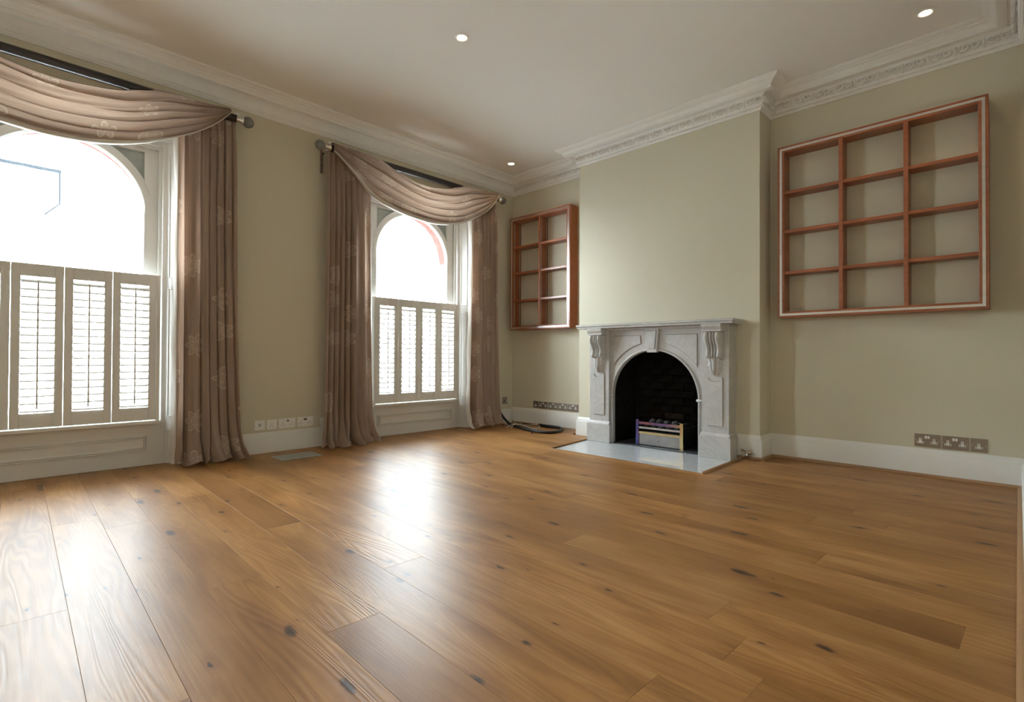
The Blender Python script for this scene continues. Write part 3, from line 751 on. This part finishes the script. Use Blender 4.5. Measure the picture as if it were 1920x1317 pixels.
# ------------------------------------------------------------------ wall shelves
def shelf_unit(name, x0, x1, z0, z1, dep, divs, shelves, label, track_sides):
    r = empty(name, ((x0+x1)/2, 0, z0)); ox, oz = (x0+x1)/2, z0
    fw = 0.050
    X0, X1, Z1 = x0-ox, x1-ox, z1-oz
    def P(n, mb, mat='cherry', par=r, **k): return obj(n, mb, mat, par, **k)
    e = 0.0015
    P('side', MB().box(X0, X0+fw, -dep, -e, 0, Z1), bevel=0.0015); P('side', MB().box(X1-fw, X1, -dep, -e, 0, Z1), bevel=0.0015)
    P('top_board', MB().box(X0+fw, X1-fw, -dep, -e, Z1-fw, Z1), bevel=0.0015); P('bottom_board', MB().box(X0+fw, X1-fw, -dep, -e, 0, fw), bevel=0.0015)
    a0, a1 = 0.0165, 0.0335
    for q in ((X0+a0, X0+a1, a0, Z1-a0), (X1-a1, X1-a0, a0, Z1-a0)): P('steel_strip', MB().box(q[0], q[1], -dep-0.0025, -dep+0.004, q[2], q[3]), 'steel')
    for zz in (a0, Z1-a1): P('steel_strip', MB().box(X0+a1, X1-a1, -dep-0.0025, -dep+0.004, zz, zz+a1-a0), 'steel')
    cols = [X0+fw] + [d-ox for d in divs] + [X1-fw]; dt = 0.0135
    for d in divs: P('divider', MB().box(d-ox-dt, d-ox+dt, -dep+0.004, -e, fw, Z1-fw), bevel=0.0015)
    for i in range(len(cols)-1):
        c0 = cols[i]+(dt if i else 0); c1 = cols[i+1]-(dt if i < len(cols)-2 else 0)
        for z in shelves: P('shelf', MB().box(c0+0.001, c1-0.001, -dep+0.008, -e, z-oz-0.0125, z-oz+0.0125), bevel=0.0015)
        for side, xx in ((0, c0), (1, c1)):
            if not track_sides[side]: continue
            for yy in (-dep+0.022, -0.028):
                sg = 1 if side == 0 else -1
                b = MB().box(min(xx, xx+sg*0.0025), max(xx, xx+sg*0.0025), yy-0.008, yy+0.008, fw+0.004, Z1-fw-0.004)
                t = P('shelf_track', b, 'plate')
                sl = MB(); k = 0
                zz = fw+0.02
                while zz < Z1-fw-0.02:
                    xs = xx+sg*0.0027; sl.add([(xs, yy-0.004, zz), (xs, yy+0.004, zz), (xs, yy+0.004, zz+0.006), (xs, yy-0.004, zz+0.006)], [(0, 1, 2, 3)]); zz += 0.0165
                s_ = obj('slots', sl, 'wplate', t); s_['kind'] = 'stuff'
    return tag(r, label, 'shelf')
shelf_unit('wall_shelf', 3.217, 4.500, 1.168, 2.578, 0.140, (3.666, 4.066), (2.197, 1.876, 1.536), 'large cherry wall shelf of twelve compartments with a steel inlay round its frame', (0, 1))
shelf_unit('wall_shelf', 0.100, 1.047, 1.166, 2.565, 0.146, (0.581,), (2.190, 1.869, 1.528), 'narrow cherry wall shelf of eight compartments in the alcove beside the fireplace', (1, 1))

# ------------------------------------------------------------------ fireplace surround
CX = 2.2075; HZ0 = -0.012
fp = empty('fireplace_surround', (CX, YC, HZ0)); tag(fp, 'carved grey-white marble fireplace surround with arched opening and scroll corbels', 'fireplace')
def FP(n, mb, mat='marble', par=None, **k):
    o = obj(n, mb, mat, par or fp, **k)
    if par is None: o.location = (-CX, -YC, -HZ0)
    return o
yb = YC+0.0
# mantel shelf: two-step moulded edge
b = MB()
for x0, x1, yf, z0, z1 in ((1.385, 2.985, -0.478, 1.142, 1.163), (1.395, 2.975, -0.470, 1.122, 1.1425)): b.box(x0, x1, yf, yb-0.001, z0, z1)
FP('mantel_shelf', b, bevel=0.004)
FP('bed_mould', MB().box(1.72, 2.70, -0.40, -0.36, 1.100, 1.1215), bevel=0.004)
# arch slab with the opening
SP = 0.465; RO = 0.435
def slab(x0, x1, yf, y1, top, R, n=36):
    b = MB(); vs = []; fs = []
    # strips between the arch and the outline
    inner = [(CX+R, HZ0)] + arc(CX, SP, R, 0, PI, n) + [(CX-R, HZ0)]
    def outp(i, p):
        if i == 0: return (x1, HZ0)
        if i == len(inner)-1: return (x0, HZ0)
        a = PI*(i-1)/n; dx, dz = math.cos(a), math.sin(a)
        t = 1e9
        if dx > 1e-6: t = min(t, (x1-CX)/dx)
        if dx < -1e-6: t = min(t, (x0-CX)/dx)
        if dz > 1e-6: t = min(t, (top-SP)/dz)
        return (CX+dx*t, SP+dz*t)
    outer = [outp(i, p) for i, p in enumerate(inner)]
    ca = math.atan2(top-SP, x1-CX)
    m = len(inner)
    for y in (yf, y1):
        vs += [(p[0], y, p[1]) for p in inner] + [(p[0], y, p[1]) for p in outer]
    for i in range(m-1):
        fs += [(i, i+1, m+i+1, m+i), (2*m+i, 3*m+i, 3*m+i+1, 2*m+i+1), (i, 2*m+i, 2*m+i+1, i+1)]
    b.add(vs, fs)
    # corner fillers where the strip cuts the corner
    for i in range(m-1):
        p, q = outer[i], outer[i+1]
        if abs(p[0]-q[0]) > 1e-5 and abs(p[1]-q[1]) > 1e-5:
            c = (p[0] if abs(p[0]-CX) > abs(q[0]-CX) else q[0], max(p[1], q[1])); b.prism([p, q, c], yf, y1, 'y')
    return b
FP('arch_slab', slab(1.70, 2.715, -0.37, -0.338, 1.122, RO))
# roll moulding around the arch
pts = [(CX+0.447, -0.37, HZ0+0.001)] + [(p[0], -0.37, p[1]) for p in arc(CX, SP, 0.447, 0, PI, 40)] + [(CX-0.447, -0.37, HZ0+0.001)]
FP('arch_moulding', MB().tube(pts, 0.013, 8), smooth=True)
for s in (-1, 1):
    FP('impost_band', MB().tube([(CX+s*0.425, -0.376, 0.462), (CX+s*0.500, -0.376, 0.462)], 0.0115, 8), smooth=True)
    # raised spandrel panel
    R3 = 0.518
    x_o, x_i, zt = 0.428, 0.125, 1.046
    a_o = math.acos(x_o/R3); a_i = math.acos(x_i/R3)
    ring = [(x_o, zt)] + [(R3*math.cos(a_o+(a_i-a_o)*k/12), SP+R3*math.sin(a_o+(a_i-a_o)*k/12)) for k in range(13)] + [(x_i+0.008, zt)]
    ring = [(CX+s*p[0], p[1]) for p in ring]
    FP('shade_line', MB().tube([(p[0], -0.3695, p[1]) for p in ring+ring[:1]], 0.0034, 6), 'groove_shade')  # dark outline painted as the shade at the panel edge
    FP('spandrel_panel', MB().prism(ring if s > 0 else ring[::-1], -0.3790, -0.368, 'y'), bevel=0.004)
kq = [(CX-0.068, 1.112), (CX+0.072, 1.112), (CX+0.052, 0.884), (CX-0.047, 0.884)]
ks = FP('keystone', MB().prism(kq, -0.402, -0.36, 'y'), bevel=0.003)
obj('shade_line', MB().tube([(CX+a, -0.4015, c_) for a, c_ in ((-0.046, 1.086), (0.050, 1.086), (0.034, 0.915), (-0.030, 0.915), (-0.046, 1.086))], 0.0030, 6), 'groove_shade', ks)  # same painted shade round the keystone panel
obj('keystone_panel', MB().prism([(CX-0.046, 1.086), (CX+0.050, 1.086), (CX+0.034, 0.915), (CX-0.030, 0.915)], -0.4090, -0.40, 'y'), 'marble', ks, bevel=0.003)
def corbel_mesh():
    prof = [(0.078, 1.052), (0.090, 1.030), (0.092, 1.005), (0.084, 0.978), (0.066, 0.952), (0.050, 0.928), (0.044, 0.905), (0.048, 0.882), (0.056, 0.862), (0.056, 0.846), (0.044, 0.834), (0.022, 0.829)]
    rows = []; hw = 0.068; N = 36
    for d, z in prof:
        row = [(-hw, 0.0, z)]
        for i in range(N+1):
            u = i/N; x = -hw + 2*hw*u
            # big roll, two small, big roll
            for a, c in ((0.0, 0.32), (0.32, 0.5), (0.5, 0.68), (0.68, 1.0)):
                if a <= u <= c: q = (u-a)/(c-a); am = 0.034 if (c-a) > 0.2 else 0.027; r = am*math.sin(PI*q)**0.7; break
            row.append((x, -(d-0.024+r), z))
        row.append((hw, 0.0, z)); rows.append(row)
    b = MB().grid(rows); n = N+3
    b.f.append(tuple(range(n))); b.f.append(tuple(range((len(rows)-1)*n, len(rows)*n))[::-1]); return b.mesh('corbel', 'marble', True)
CM = corbel_mesh(); CM.set_sharp_from_angle(angle=0.8)
def leaf_mesh():
    rows = []; NR, NC = 18, 22
    for j in range(NR+1):
        t = j/NR; z = 0.838 - 0.145*t
        hw = 0.062*(1-0.12*t)*math.sqrt(max(0.0, 1-max(0, (t-0.35)/0.65)**2)) * (1+0.10*math.sin(t*22)) + 0.003
        row = []
        for i in range(NC+1):
            u = -1+2*i/NC; dep = 0.026*(1-u*u)*(1-0.45*t) + 0.013*abs(math.sin(u*7.5+0.0 + t*1.5*(1 if u > 0 else -1)))*(1-abs(u)**6) + 0.012*math.exp(-(u/0.12)**2)
            row.append((u*hw*(1-0.0*t), -dep, z - 0.018*abs(u)*0.6))
        rows.append(row)
    return MB().grid(rows).mesh('acanthus_leaf', 'marble', True)
LM = leaf_mesh()
for lx0, lx1 in ((1.49, 1.765), (2.670, 2.945)):
    c = (lx0+lx1)/2
    leg = FP('leg', MB().box(lx0+0.022, lx1-0.022, -0.402, yb-0.001, 0.195, 1.122), bevel=0.003)
    obj('base_block', MB().box(lx0, lx1, -0.424, yb-0.001, HZ0, 0.170).prism([(yb-0.001, 0.170), (-0.424, 0.170), (-0.418, 0.182), (-0.404, 0.200), (yb-0.001, 0.200)], lx0+0.010, lx1-0.010, 'x'), 'marble', leg, bevel=0.004)
    # raised panel with a scooped head
    ring = [(c-0.064, 0.262), (c+0.064, 0.262), (c+0.064, 0.668)] + [(c+0.058*math.cos(a), 0.668-0.036*math.sin(a)) for a in [PI*k/12 for k in range(13)]] + [(c-0.064, 0.668)]
    obj('shade_line', MB().tube([(p[0], -0.4015, p[1]) for p in ring+ring[:1]], 0.0034, 6), 'groove_shade', leg)  # painted groove shade along the leg panel outline
    obj('leg_panel', MB().prism(ring, -0.4110, -0.40, 'y'), 'marble', leg, bevel=0.004)
    obj('corbel_cap', MB().prism([(-0.40, 1.121), (-0.500-0.0, 1.121), (-0.500, 1.098), (-0.494, 1.085), (-0.488, 1.075), (-0.488, 1.056), (-0.40, 1.056)][::-1], c-0.083, c+0.083, 'x'), 'marble', leg, bevel=0.002)
    o = link('corbel', CM, leg, (c, -0.402, 0)); o = link('acanthus_leaf', LM, leg, (c, -0.402, 0))

# firebox and hearth
b = MB()
b.box(FX0-0.02, FX1+0.02, 0.10, 0.24, -0.02, 1.3); b.box(FX0-0.10, FX0+0.03, YC+0.002, 0.12, -0.02, 1.3); b.box(FX1-0.03, FX1+0.10, YC+0.002, 0.12, -0.02, 1.3); b.box(FX0, FX1, YC+0.002, 0.12, 0.985, 1.2)
b.box(1.70, 1.7685, -0.337, YC+0.02, -0.02, 1.1); b.box(2.648, 2.715, -0.337, YC+0.02, -0.02, 1.1); b.box(1.7685, 2.648, -0.337, YC+0.02, 0.925, 1.1)
fb = struct(obj('wall_firebox', b, 'soot'))
rb = random.Random(6); BM = MB().box(-0.103, 0.103, -0.02, 0.02, -0.031, 0.031).mesh('brick', 'soot'); BM2 = MB().box(-0.103, 0.103, -0.02, 0.02, -0.031, 0.031).mesh('brick', 'sootb')
for rrow in range(13):
    for k in range(-1, 5):
        x = FX0+0.03+0.11+k*0.218+(0.109 if rrow % 2 else 0); z = 0.03+rrow*0.074
        if x-0.104 < FX0+0.03 or x+0.104 > FX1-0.03: continue
        o = link('brick', BM2 if (rrow in (3,) and 2.0 < x < 2.35) else BM, fb, (x, 0.094+rb.random()*0.008, z))
h = MB()
def quadbox(q, z0, z1):
    return MB().add([(x, y, z0) for x, y in q]+[(x, y, z1) for x, y in q], [(3, 2, 1, 0), (4, 5, 6, 7), (0, 1, 5, 4), (1, 2, 6, 5), (2, 3, 7, 6), (3, 0, 4, 7)])
hq = [(1.578, -1.082), (3.004, -1.082), (2.975, -0.255), (1.46, -0.255)]
hh = obj('hearth_slab', quadbox(hq, -0.024, HZ0), 'hearth', bevel=0.002); tag(hh, 'polished pale marble hearth slab on the floor in front of the fireplace', 'hearth')
ih = obj('inner_hearth', MB().box(1.776, 2.640, -0.371, 0.10, HZ0+0.0005, -0.004), 'slate'); tag(ih, 'dark slate tile under the fire grate inside the opening', 'hearth tile')
struct(obj('trim_20', MB().tube([(3.012, -1.10, 0.001), (2.995, -0.30, 0.001)], 0.0165, 10), 'oakbead', smooth=True))
struct(obj('trim_21', MB().box(1.575, 3.008, -1.0885, -1.081, -0.02, 0.0015), 'oakbead'))

# grate
gx = 2.233; gr = empty('fire_grate', (gx, -0.30, -0.004)); tag(gr, 'heat-stained steel gas fire grate standing inside the fireplace', 'fire grate')
for s in (-1, 1): obj('post', MB().box(s*0.2265-0.0165, s*0.2265+0.0165, -0.012, 0.012, 0, 0.243), 'tint' if s < 0 else 'gold', gr, bevel=0.002)
obj('bar', MB().box(-0.21, 0.21, -0.009, 0.004, 0.198, 0.224), 'tint', gr, bevel=0.002)
obj('bar', MB().box(-0.21, 0.21, -0.009, 0.004, 0.158, 0.175), 'steel', gr, bevel=0.002)
obj('bar', MB().box(-0.21, 0.21, -0.009, 0.004, 0.108, 0.131), 'gold', gr, bevel=0.002)
ap = obj('ash_panel', MB().box(-0.208, 0.208, -0.006, 0.004, 0.006, 0.106), 'ash', gr, bevel=0.002)
obj('knob', MB().lathe([(0.0, -0.03), (0.007, -0.028), (0.010, -0.022), (0.008, -0.015), (0.004, -0.012), (0.004, -0.004)], (0, 0, 0.058), 'y', 14), 'chrome', ap, smooth=True)
obj('fire_tray', MB().box(-0.205, 0.205, 0.012, 0.30, 0.03, 0.135), 'iron', gr, bevel=0.004)
obj('side_plate', MB().box(0.215, 0.224, 0.012, 0.30, 0.0, 0.19), 'iron', gr); obj('side_plate', MB().box(-0.224, -0.215, 0.012, 0.30, 0.0, 0.19), 'iron', gr)
rc = random.Random(9)
cms = []
for k in range(4):
    b = MB().ball((0, 0, 0), 0.036, 9, 6, (1.0, 0.85, 0.72)); b.v = [(x*(1+rc.uniform(-.18, .18)), y*(1+rc.uniform(-.18, .18)), z*(1+rc.uniform(-.18, .18))) for x, y, z in b.v]; cms.append(b.mesh('coal', 'coal', False))
for k in range(5):
    for j in range(3):
        o = link('coal', cms[(k+j*2) % 4]); o.location = (gx-0.158+k*0.078+rc.uniform(-.006, .006)+(0.02 if j % 2 else 0)*0, -0.245+j*0.085, 0.165-0.002+0.027*j*0.5+rc.uniform(0, .006)); o.rotation_euler = (0, 0, rc.random()*6.28)
        tag(o, 'dark ceramic coal lying in the fire grate', 'coal', 'coals in the grate')
for k in range(4):
    o = link('coal', cms[k]); o.location = (gx-0.12+k*0.078, -0.205, 0.215+rc.uniform(0, .01)); o.rotation_euler = (0.3, 0, rc.random()*6.28)
    tag(o, 'dark ceramic coal lying in the fire grate', 'coal', 'coals in the grate')

# gas tap at the foot of the surround
gt = empty('gas_tap', (3.03, -0.305, 0)); tag(gt, 'small brass gas tap on a pipe at the foot of the fireplace surround', 'gas tap')
obj('pipe', MB().tube([(0, 0, 0.0), (0, 0, 0.03), (0, 0, 0.052)], [0.011, 0.010, 0.010], 10), 'chrome', gt, smooth=True)
obj('pipe_arm', MB().tube([(-0.045, 0.028, 0.062), (-0.02, 0.012, 0.060), (0, 0, 0.055)], 0.007, 8), 'pipe', gt, smooth=True)
obj('tap_body', MB().tube([(-0.012, -0.002, 0.054), (0.012, 0.002, 0.054), (0.02, 0.006, 0.054), (0.034, 0.012, 0.054)], [0.010, 0.013, 0.017, 0.015], 10), 'pipe', gt, smooth=True)
obj('pipe_cap', MB().ball((-0.047, 0.03, 0.064), 0.011, 10, 6), 'pipe', gt, smooth=True)

# ------------------------------------------------------------------ socket plates
def tshape(r, x, z, mat_f, hole, par):
    # UK socket face: T of three pin blocks
    f = MB().box(x-0.0075, x+0.0075, -0.0075, -0.0045, z-0.004, z+0.019).box(x-0.0190, x+0.0190, -0.0075, -0.0045, z-0.016, z-0.003)
    fo = obj('socket_face', f, mat_f, par)
    for q in ((x-0.0022, x+0.0022, z+0.006, z+0.0135), (x-0.0155, x-0.0085, z-0.0115, z-0.0075), (x+0.0085, x+0.0155, z-0.0115, z-0.0075)):
        obj('pin_hole', MB().box(q[0], q[1], -0.0082, -0.0070, q[2], q[3]), hole, fo)
def socket(label, loc, rz, w, h, n, kind, sw='wplate', group=None, name='wall_socket'):
    r = empty(name, loc, rz)
    pm, fm = ('plate', 'wplate') if kind == 'metal' else ('wplate', 'wplate')
    pl = obj('plate', MB().box(-w/2, w/2, -0.0055, -0.0005, 0, h), pm, r, bevel=0.002)
    if n == 2:
        for s in (-1, 1):
            tshape(r, s*0.0385, h*0.45, fm, 'hole', r)
            obj('rocker', MB().box(s*0.0075-0.0062, s*0.0075+0.0062, -0.009, -0.005, h*0.66, h*0.86), sw, r, bevel=0.001)
    elif n == 1: tshape(r, 0, h*0.42, fm, 'hole', r)
    elif n == 0: obj('outlet', MB().box(-0.011, 0.011, -0.0075, -0.005, h*0.38, h*0.66), 'grille', r, bevel=0.001)
    for s in (-1, 1):
        obj('screw', MB().lathe([(0.0, -0.0072), (0.0025, -0.0070), (0.003, -0.0052)], (s*(w/2-0.008), 0, h*0.5), 'y', 8), 'steel', r)
    return tag(r, label, 'socket', group)
# window wall, white
zw = 0.195; R90 = PI/2
socket('white blank telephone plate nearest the near curtain, first of the white row', (0, -3.083, zw), R90, 0.085, 0.086, 0, 'white')
socket('white single socket in the row, second plate from the near curtain', (0, -2.984, zw), R90, 0.086, 0.086, 1, 'white')
socket('white double socket with one brown rocker in the row under the window wall', (0, -2.853, zw), R90, 0.145, 0.086, 2, 'white')
socket('white double socket with two brown rockers, last of the row', (0, -2.690, zw), R90, 0.145, 0.086, 2, 'white', 'brownsw')
socket('white plate half hidden behind the curtain beside the floor vent', (0, -2.505, 0.178), R90, 0.086, 0.082, 0, 'white')
for o in bpy.data.objects:
    if o.name.startswith('rocker') and o.parent and abs(o.parent.location.y+2.853) < 0.01 and o.data.vertices[0].co.x > 0: o.data.materials[0] = M['brownsw']
# alcove by the window corner
za = 0.211
socket('metal single socket plate in the alcove, nearest the corner', (0.412, 0, za), 0, 0.082, 0.082, 1, 'metal')
for k, (xx, w_) in enumerate(((0.533, 0.138), (0.689, 0.140), (0.836, 0.142), (0.986, 0.148))):
    socket(('metal double socket in the alcove, next to the single plate', 'metal double socket in the alcove, second of the four doubles from the corner', 'metal double socket in the alcove, third of the four doubles from the corner', 'metal double socket in the alcove, closest to the fireplace')[k],
           (xx, 0, za), 0, w_, 0.083, 2, 'metal', 'wplate', 'metal double sockets in the alcove')
# under the large shelf
zr = 0.207
socket('metal double socket under the large shelf, nearer the fireplace', (4.167, 0, zr), 0, 0.146, 0.092, 2, 'metal')
socket('metal double socket under the large shelf, beside the single socket', (4.3175, 0, zr), 0, 0.142, 0.092, 2, 'metal')
socket('metal single socket under the large shelf, closest to the room corner', (4.440, 0, zr), 0, 0.085, 0.092, 1, 'metal')
s = socket('square metal outlet plate on the window wall beside the corner', (0, -0.137, 0.240), R90, 0.086, 0.086, 3, 'metal', name='outlet_plate')
obj('cable_outlet', MB().box(-0.008, 0.008, -0.008, -0.005, 0.034, 0.05), 'hole', s)

# floor vent
fv = empty('floor_vent', (0.352, -2.905, 0)); tag(fv, 'grey metal vent grille set in the floor under the white sockets', 'vent')
b = MB()
for q in ((-0.115, 0.115, -0.168, -0.150), (-0.115, 0.115, 0.150, 0.168), (-0.115, -0.095, -0.15, 0.15), (0.095, 0.115, -0.15, 0.15)): b.box(q[0], q[1], q[2], q[3], 0.0003, 0.004)
obj('frame', b, 'grille', fv, bevel=0.001)
obj('backing', MB().box(-0.096, 0.096, -0.151, 0.151, 0.0002, 0.0008), 'iron', fv)
SLM = MB().box(-0.0045, 0.0045, -0.151, 0.151, 0.0007, 0.0034).mesh('slat', 'grille')
for k in range(13): link('slat', SLM, fv, (-0.088+k*0.01467, 0, 0))

# ------------------------------------------------------------------ cables in the corner
def smooth_path(P, n=8):
    P = [Vector(p) for p in P]; out = []
    for i in range(len(P)-1):
        a, b_, c, d_ = P[max(0, i-1)], P[i], P[i+1], P[min(len(P)-1, i+2)]
        for k in range(n):
            t = k/n; out.append(0.5*(2*b_+(c-a)*t+(2*a-5*b_+4*c-d_)*t*t+(-a+3*b_-3*c+d_)*t**3))
    out.append(P[-1]); return out
hp = [(0.075, -0.400, 0.29), (0.10, -0.362, 0.225), (0.13, -0.335, 0.150), (0.175, -0.30, 0.072), (0.25, -0.295, 0.026), (0.36, -0.335, 0.0165), (0.517, -0.392, 0.0165), (0.698, -0.452, 0.0165), (0.86, -0.485, 0.0165), (0.985, -0.447, 0.0165),
      (1.022, -0.338, 0.0165), (0.985, -0.21, 0.0165), (0.92, -0.125, 0.0165), (0.845, -0.075, 0.0165), (0.735, -0.064, 0.0165), (0.61, -0.066, 0.0165), (0.52, -0.066, 0.018)]
pp = smooth_path(hp, 7); b = MB().tube(pp, [0.0155+0.0010*(i % 2) for i in range(len(pp))], 10)
cs = obj('cable_sleeve', b, 'black', autosm=True); tag(cs, 'black corrugated cable sleeve looped on the floor in the corner', 'cable')
wps = [[(0.012, -0.137, 0.282), (0.05, -0.125, 0.262), (0.045, -0.085, 0.225), (0.05, -0.05, 0.15), (0.06, -0.045, 0.06), (0.12, -0.07, 0.006), (0.26, -0.10, 0.006), (0.33, -0.25, 0.02), (0.40, -0.30, 0.036)],
       [(0.36, -0.455, 0.006), (0.372, -0.36, 0.036), (0.40, -0.30, 0.036), (0.44, -0.23, 0.012), (0.54, -0.27, 0.006), (0.66, -0.28, 0.006), (0.62, -0.17, 0.008), (0.52, -0.070, 0.020)],
       [(0.42, -0.44, 0.006), (0.40, -0.37, 0.037), (0.43, -0.30, 0.034), (0.36, -0.18, 0.008), (0.40, -0.09, 0.006), (0.52, -0.064, 0.021)]]
b = MB()
for p in wps[:1]: b.tube(smooth_path(p), 0.0035, 6)
tag(obj('white_cable', b, 'wcable', smooth=True), 'thin white cable running down from the metal outlet plate to the floor', 'cable')
b = MB()
for p in wps[1:2]: b.tube(smooth_path(p), 0.0035, 6)
tag(obj('white_cable', b, 'wcable', smooth=True), 'thin white cable curling from the black sleeve over the floor', 'cable')
b = MB()
for p in wps[2:]: b.tube(smooth_path(p), 0.003, 6)
tag(obj('white_cable', b, 'wcable', smooth=True), 'thin white cable wrapped over the sleeve near the curtain', 'cable')
b = MB().tube(smooth_path([(0.37, -0.38, 0.036), (0.35, -0.26, 0.036), (0.31, -0.12, 0.02), (0.34, -0.05, 0.006), (0.43, -0.06, 0.006)]), 0.004, 6)
tag(obj('black_wire', b, 'black', smooth=True), 'thin black wire lying behind the looped sleeve near the baseboard', 'cable')
b = MB().tube(smooth_path([(0.78, -0.455, 0.028), (0.80, -0.50, 0.018), (0.84, -0.545, 0.006), (0.875, -0.58, 0.006)]), 0.006, 6)
tag(obj('cable_end', b, 'black', smooth=True), 'short black cable end poking out from the front of the looped sleeve', 'cable')

# ------------------------------------------------------------------ ceiling downlights
for k, (x, y) in enumerate(DOWN):
    r = empty('downlight', (x, y, HT)); tag(r, ('recessed white spotlight alone in the middle of the ceiling', 'recessed spotlight in the ceiling above the large shelf', 'recessed spotlight in the ceiling above the corner between window and alcove')[k], 'ceiling light', 'recessed ceiling spotlights')
    obj('trim_ring', MB().lathe([(0.034, 0.0), (0.034, -0.004), (0.040, -0.007), (0.050, -0.004), (0.052, 0.0)], (0, 0, -0.0005), 'z', 28), 'wplate', r, autosm=True)
    obj('bulb', MB().lathe([(0.0, -0.0045), (0.02, -0.004), (0.033, -0.002), (0.033, -0.0008)], (0, 0, 0), 'z', 24), 'bulb', r, smooth=True)
    l = bpy.data.lights.new('spot_beam', 'SPOT'); l.energy = LAMP_W; l.color = (1.0, 0.74, 0.46); l.spot_size = math.radians(100); l.spot_blend = 0.8; l.shadow_soft_size = 0.03
    o = bpy.data.objects.new('spot_beam', l); COL.objects.link(o); o.parent = r; o.location = (0, 0, -0.012)

# ------------------------------------------------------------------ across the street
struct(obj('ground', MB().box(-40, -DW-0.001, -45, 45, -4.3, -4.2), 'asphalt'))
bal = obj('bounce_slab', MB().box(-1.5, -DW-0.002, -6.2, 0.3, -0.12, 0.04).box(-1.62, -1.5, -6.3, 0.4, -0.16, 0.08), 'stone', bevel=0.01); tag(bal, 'pale slab added unseen outside below the windows to bounce light up', 'bounce_slab')  # unseen reflector, added to throw sky light up onto the ceiling
tb = empty('townhouse', (-14, 0, -4.2)); tag(tb, 'pale townhouse across the street seen bright through the windows', 'building')
def TB(n, mb, mat, par=None, **k):
    o = obj(n, mb, mat, par or tb, **k)
    if par is None: o.location = (14, 0, 4.2)
    return o
TB('facade', MB().box(-20, -14, -9.0, -3.2, -4.2, 4.2), 'stone')
TB('parapet', MB().box(-14.2, -13.75, -9.05, -3.15, 4.2, 4.55), 'stone', bevel=0.03)
TB('roof', MB().prism([(-14.3, 4.5), (-14.9, 5.6), (-19, 5.7), (-19, 4.5)], -9.0, -3.2, 'y'), 'pale')
dm = TB('dormer', MB().box(-16.5, -14.05, -6.6, -3.47, 4.55, 5.80), 'pale'); obj('dormer_roof', MB().box(-16.5, -14.0, -6.7, -3.43, 5.80, 5.88), 'lead', dm)
obj('dormer_edge', MB().box(-14.07, -14.0, -3.475, -3.44, 4.95, 5.80).prism([(-3.44, 4.95), (-3.475, 4.95), (-3.80, 4.58), (-3.76, 4.58)], -14.07, -14.0, 'x'), 'lead', dm)
for y in (-8.0, -6.1, -4.2):
    for z in (-3.2, 0.1, 2.4):
        f = TB('window', MB().box(-14.05, -13.97, y-0.62, y+0.62, z-0.06, z+1.75), 'stone'); obj('pane', MB().box(-13.985, -13.96, y-0.5, y+0.5, z+0.03, z+1.62), 'farwin', f)
tb = empty('mews_house', (-18, 10, -4.2)); tag(tb, 'low pale house with a blue door across the street behind the window nearer the fireplace', 'building')
def TB2(n, mb, mat, par=None, **k):
    o = obj(n, mb, mat, par or tb, **k)
    if par is None: o.location = (18, -10, 4.2)
    return o
TB2('facade', MB().box(-22, -16, -2.5, 24, -4.2, -0.2), 'stone')
TB2('roof', MB().prism([(-15.9, -0.25), (-17.5, 0.5), (-19, 0.5), (-22.1, -0.25)], -2.6, 24.1, 'y'), 'pale')
for y in (0, 3, 6, 13, 16, 19):
    f = TB2('window', MB().box(-16.05, -15.97, y-0.62, y+0.62, -2.7, -0.9), 'stone'); obj('pane', MB().box(-15.985, -15.96, y-0.5, y+0.5, -2.6, -1.0), 'farwin', f)
TB2('front_door', MB().box(-16.02, -15.93, 8.9, 9.8, -4.2, -1.0), 'bluedoor', bevel=0.02)
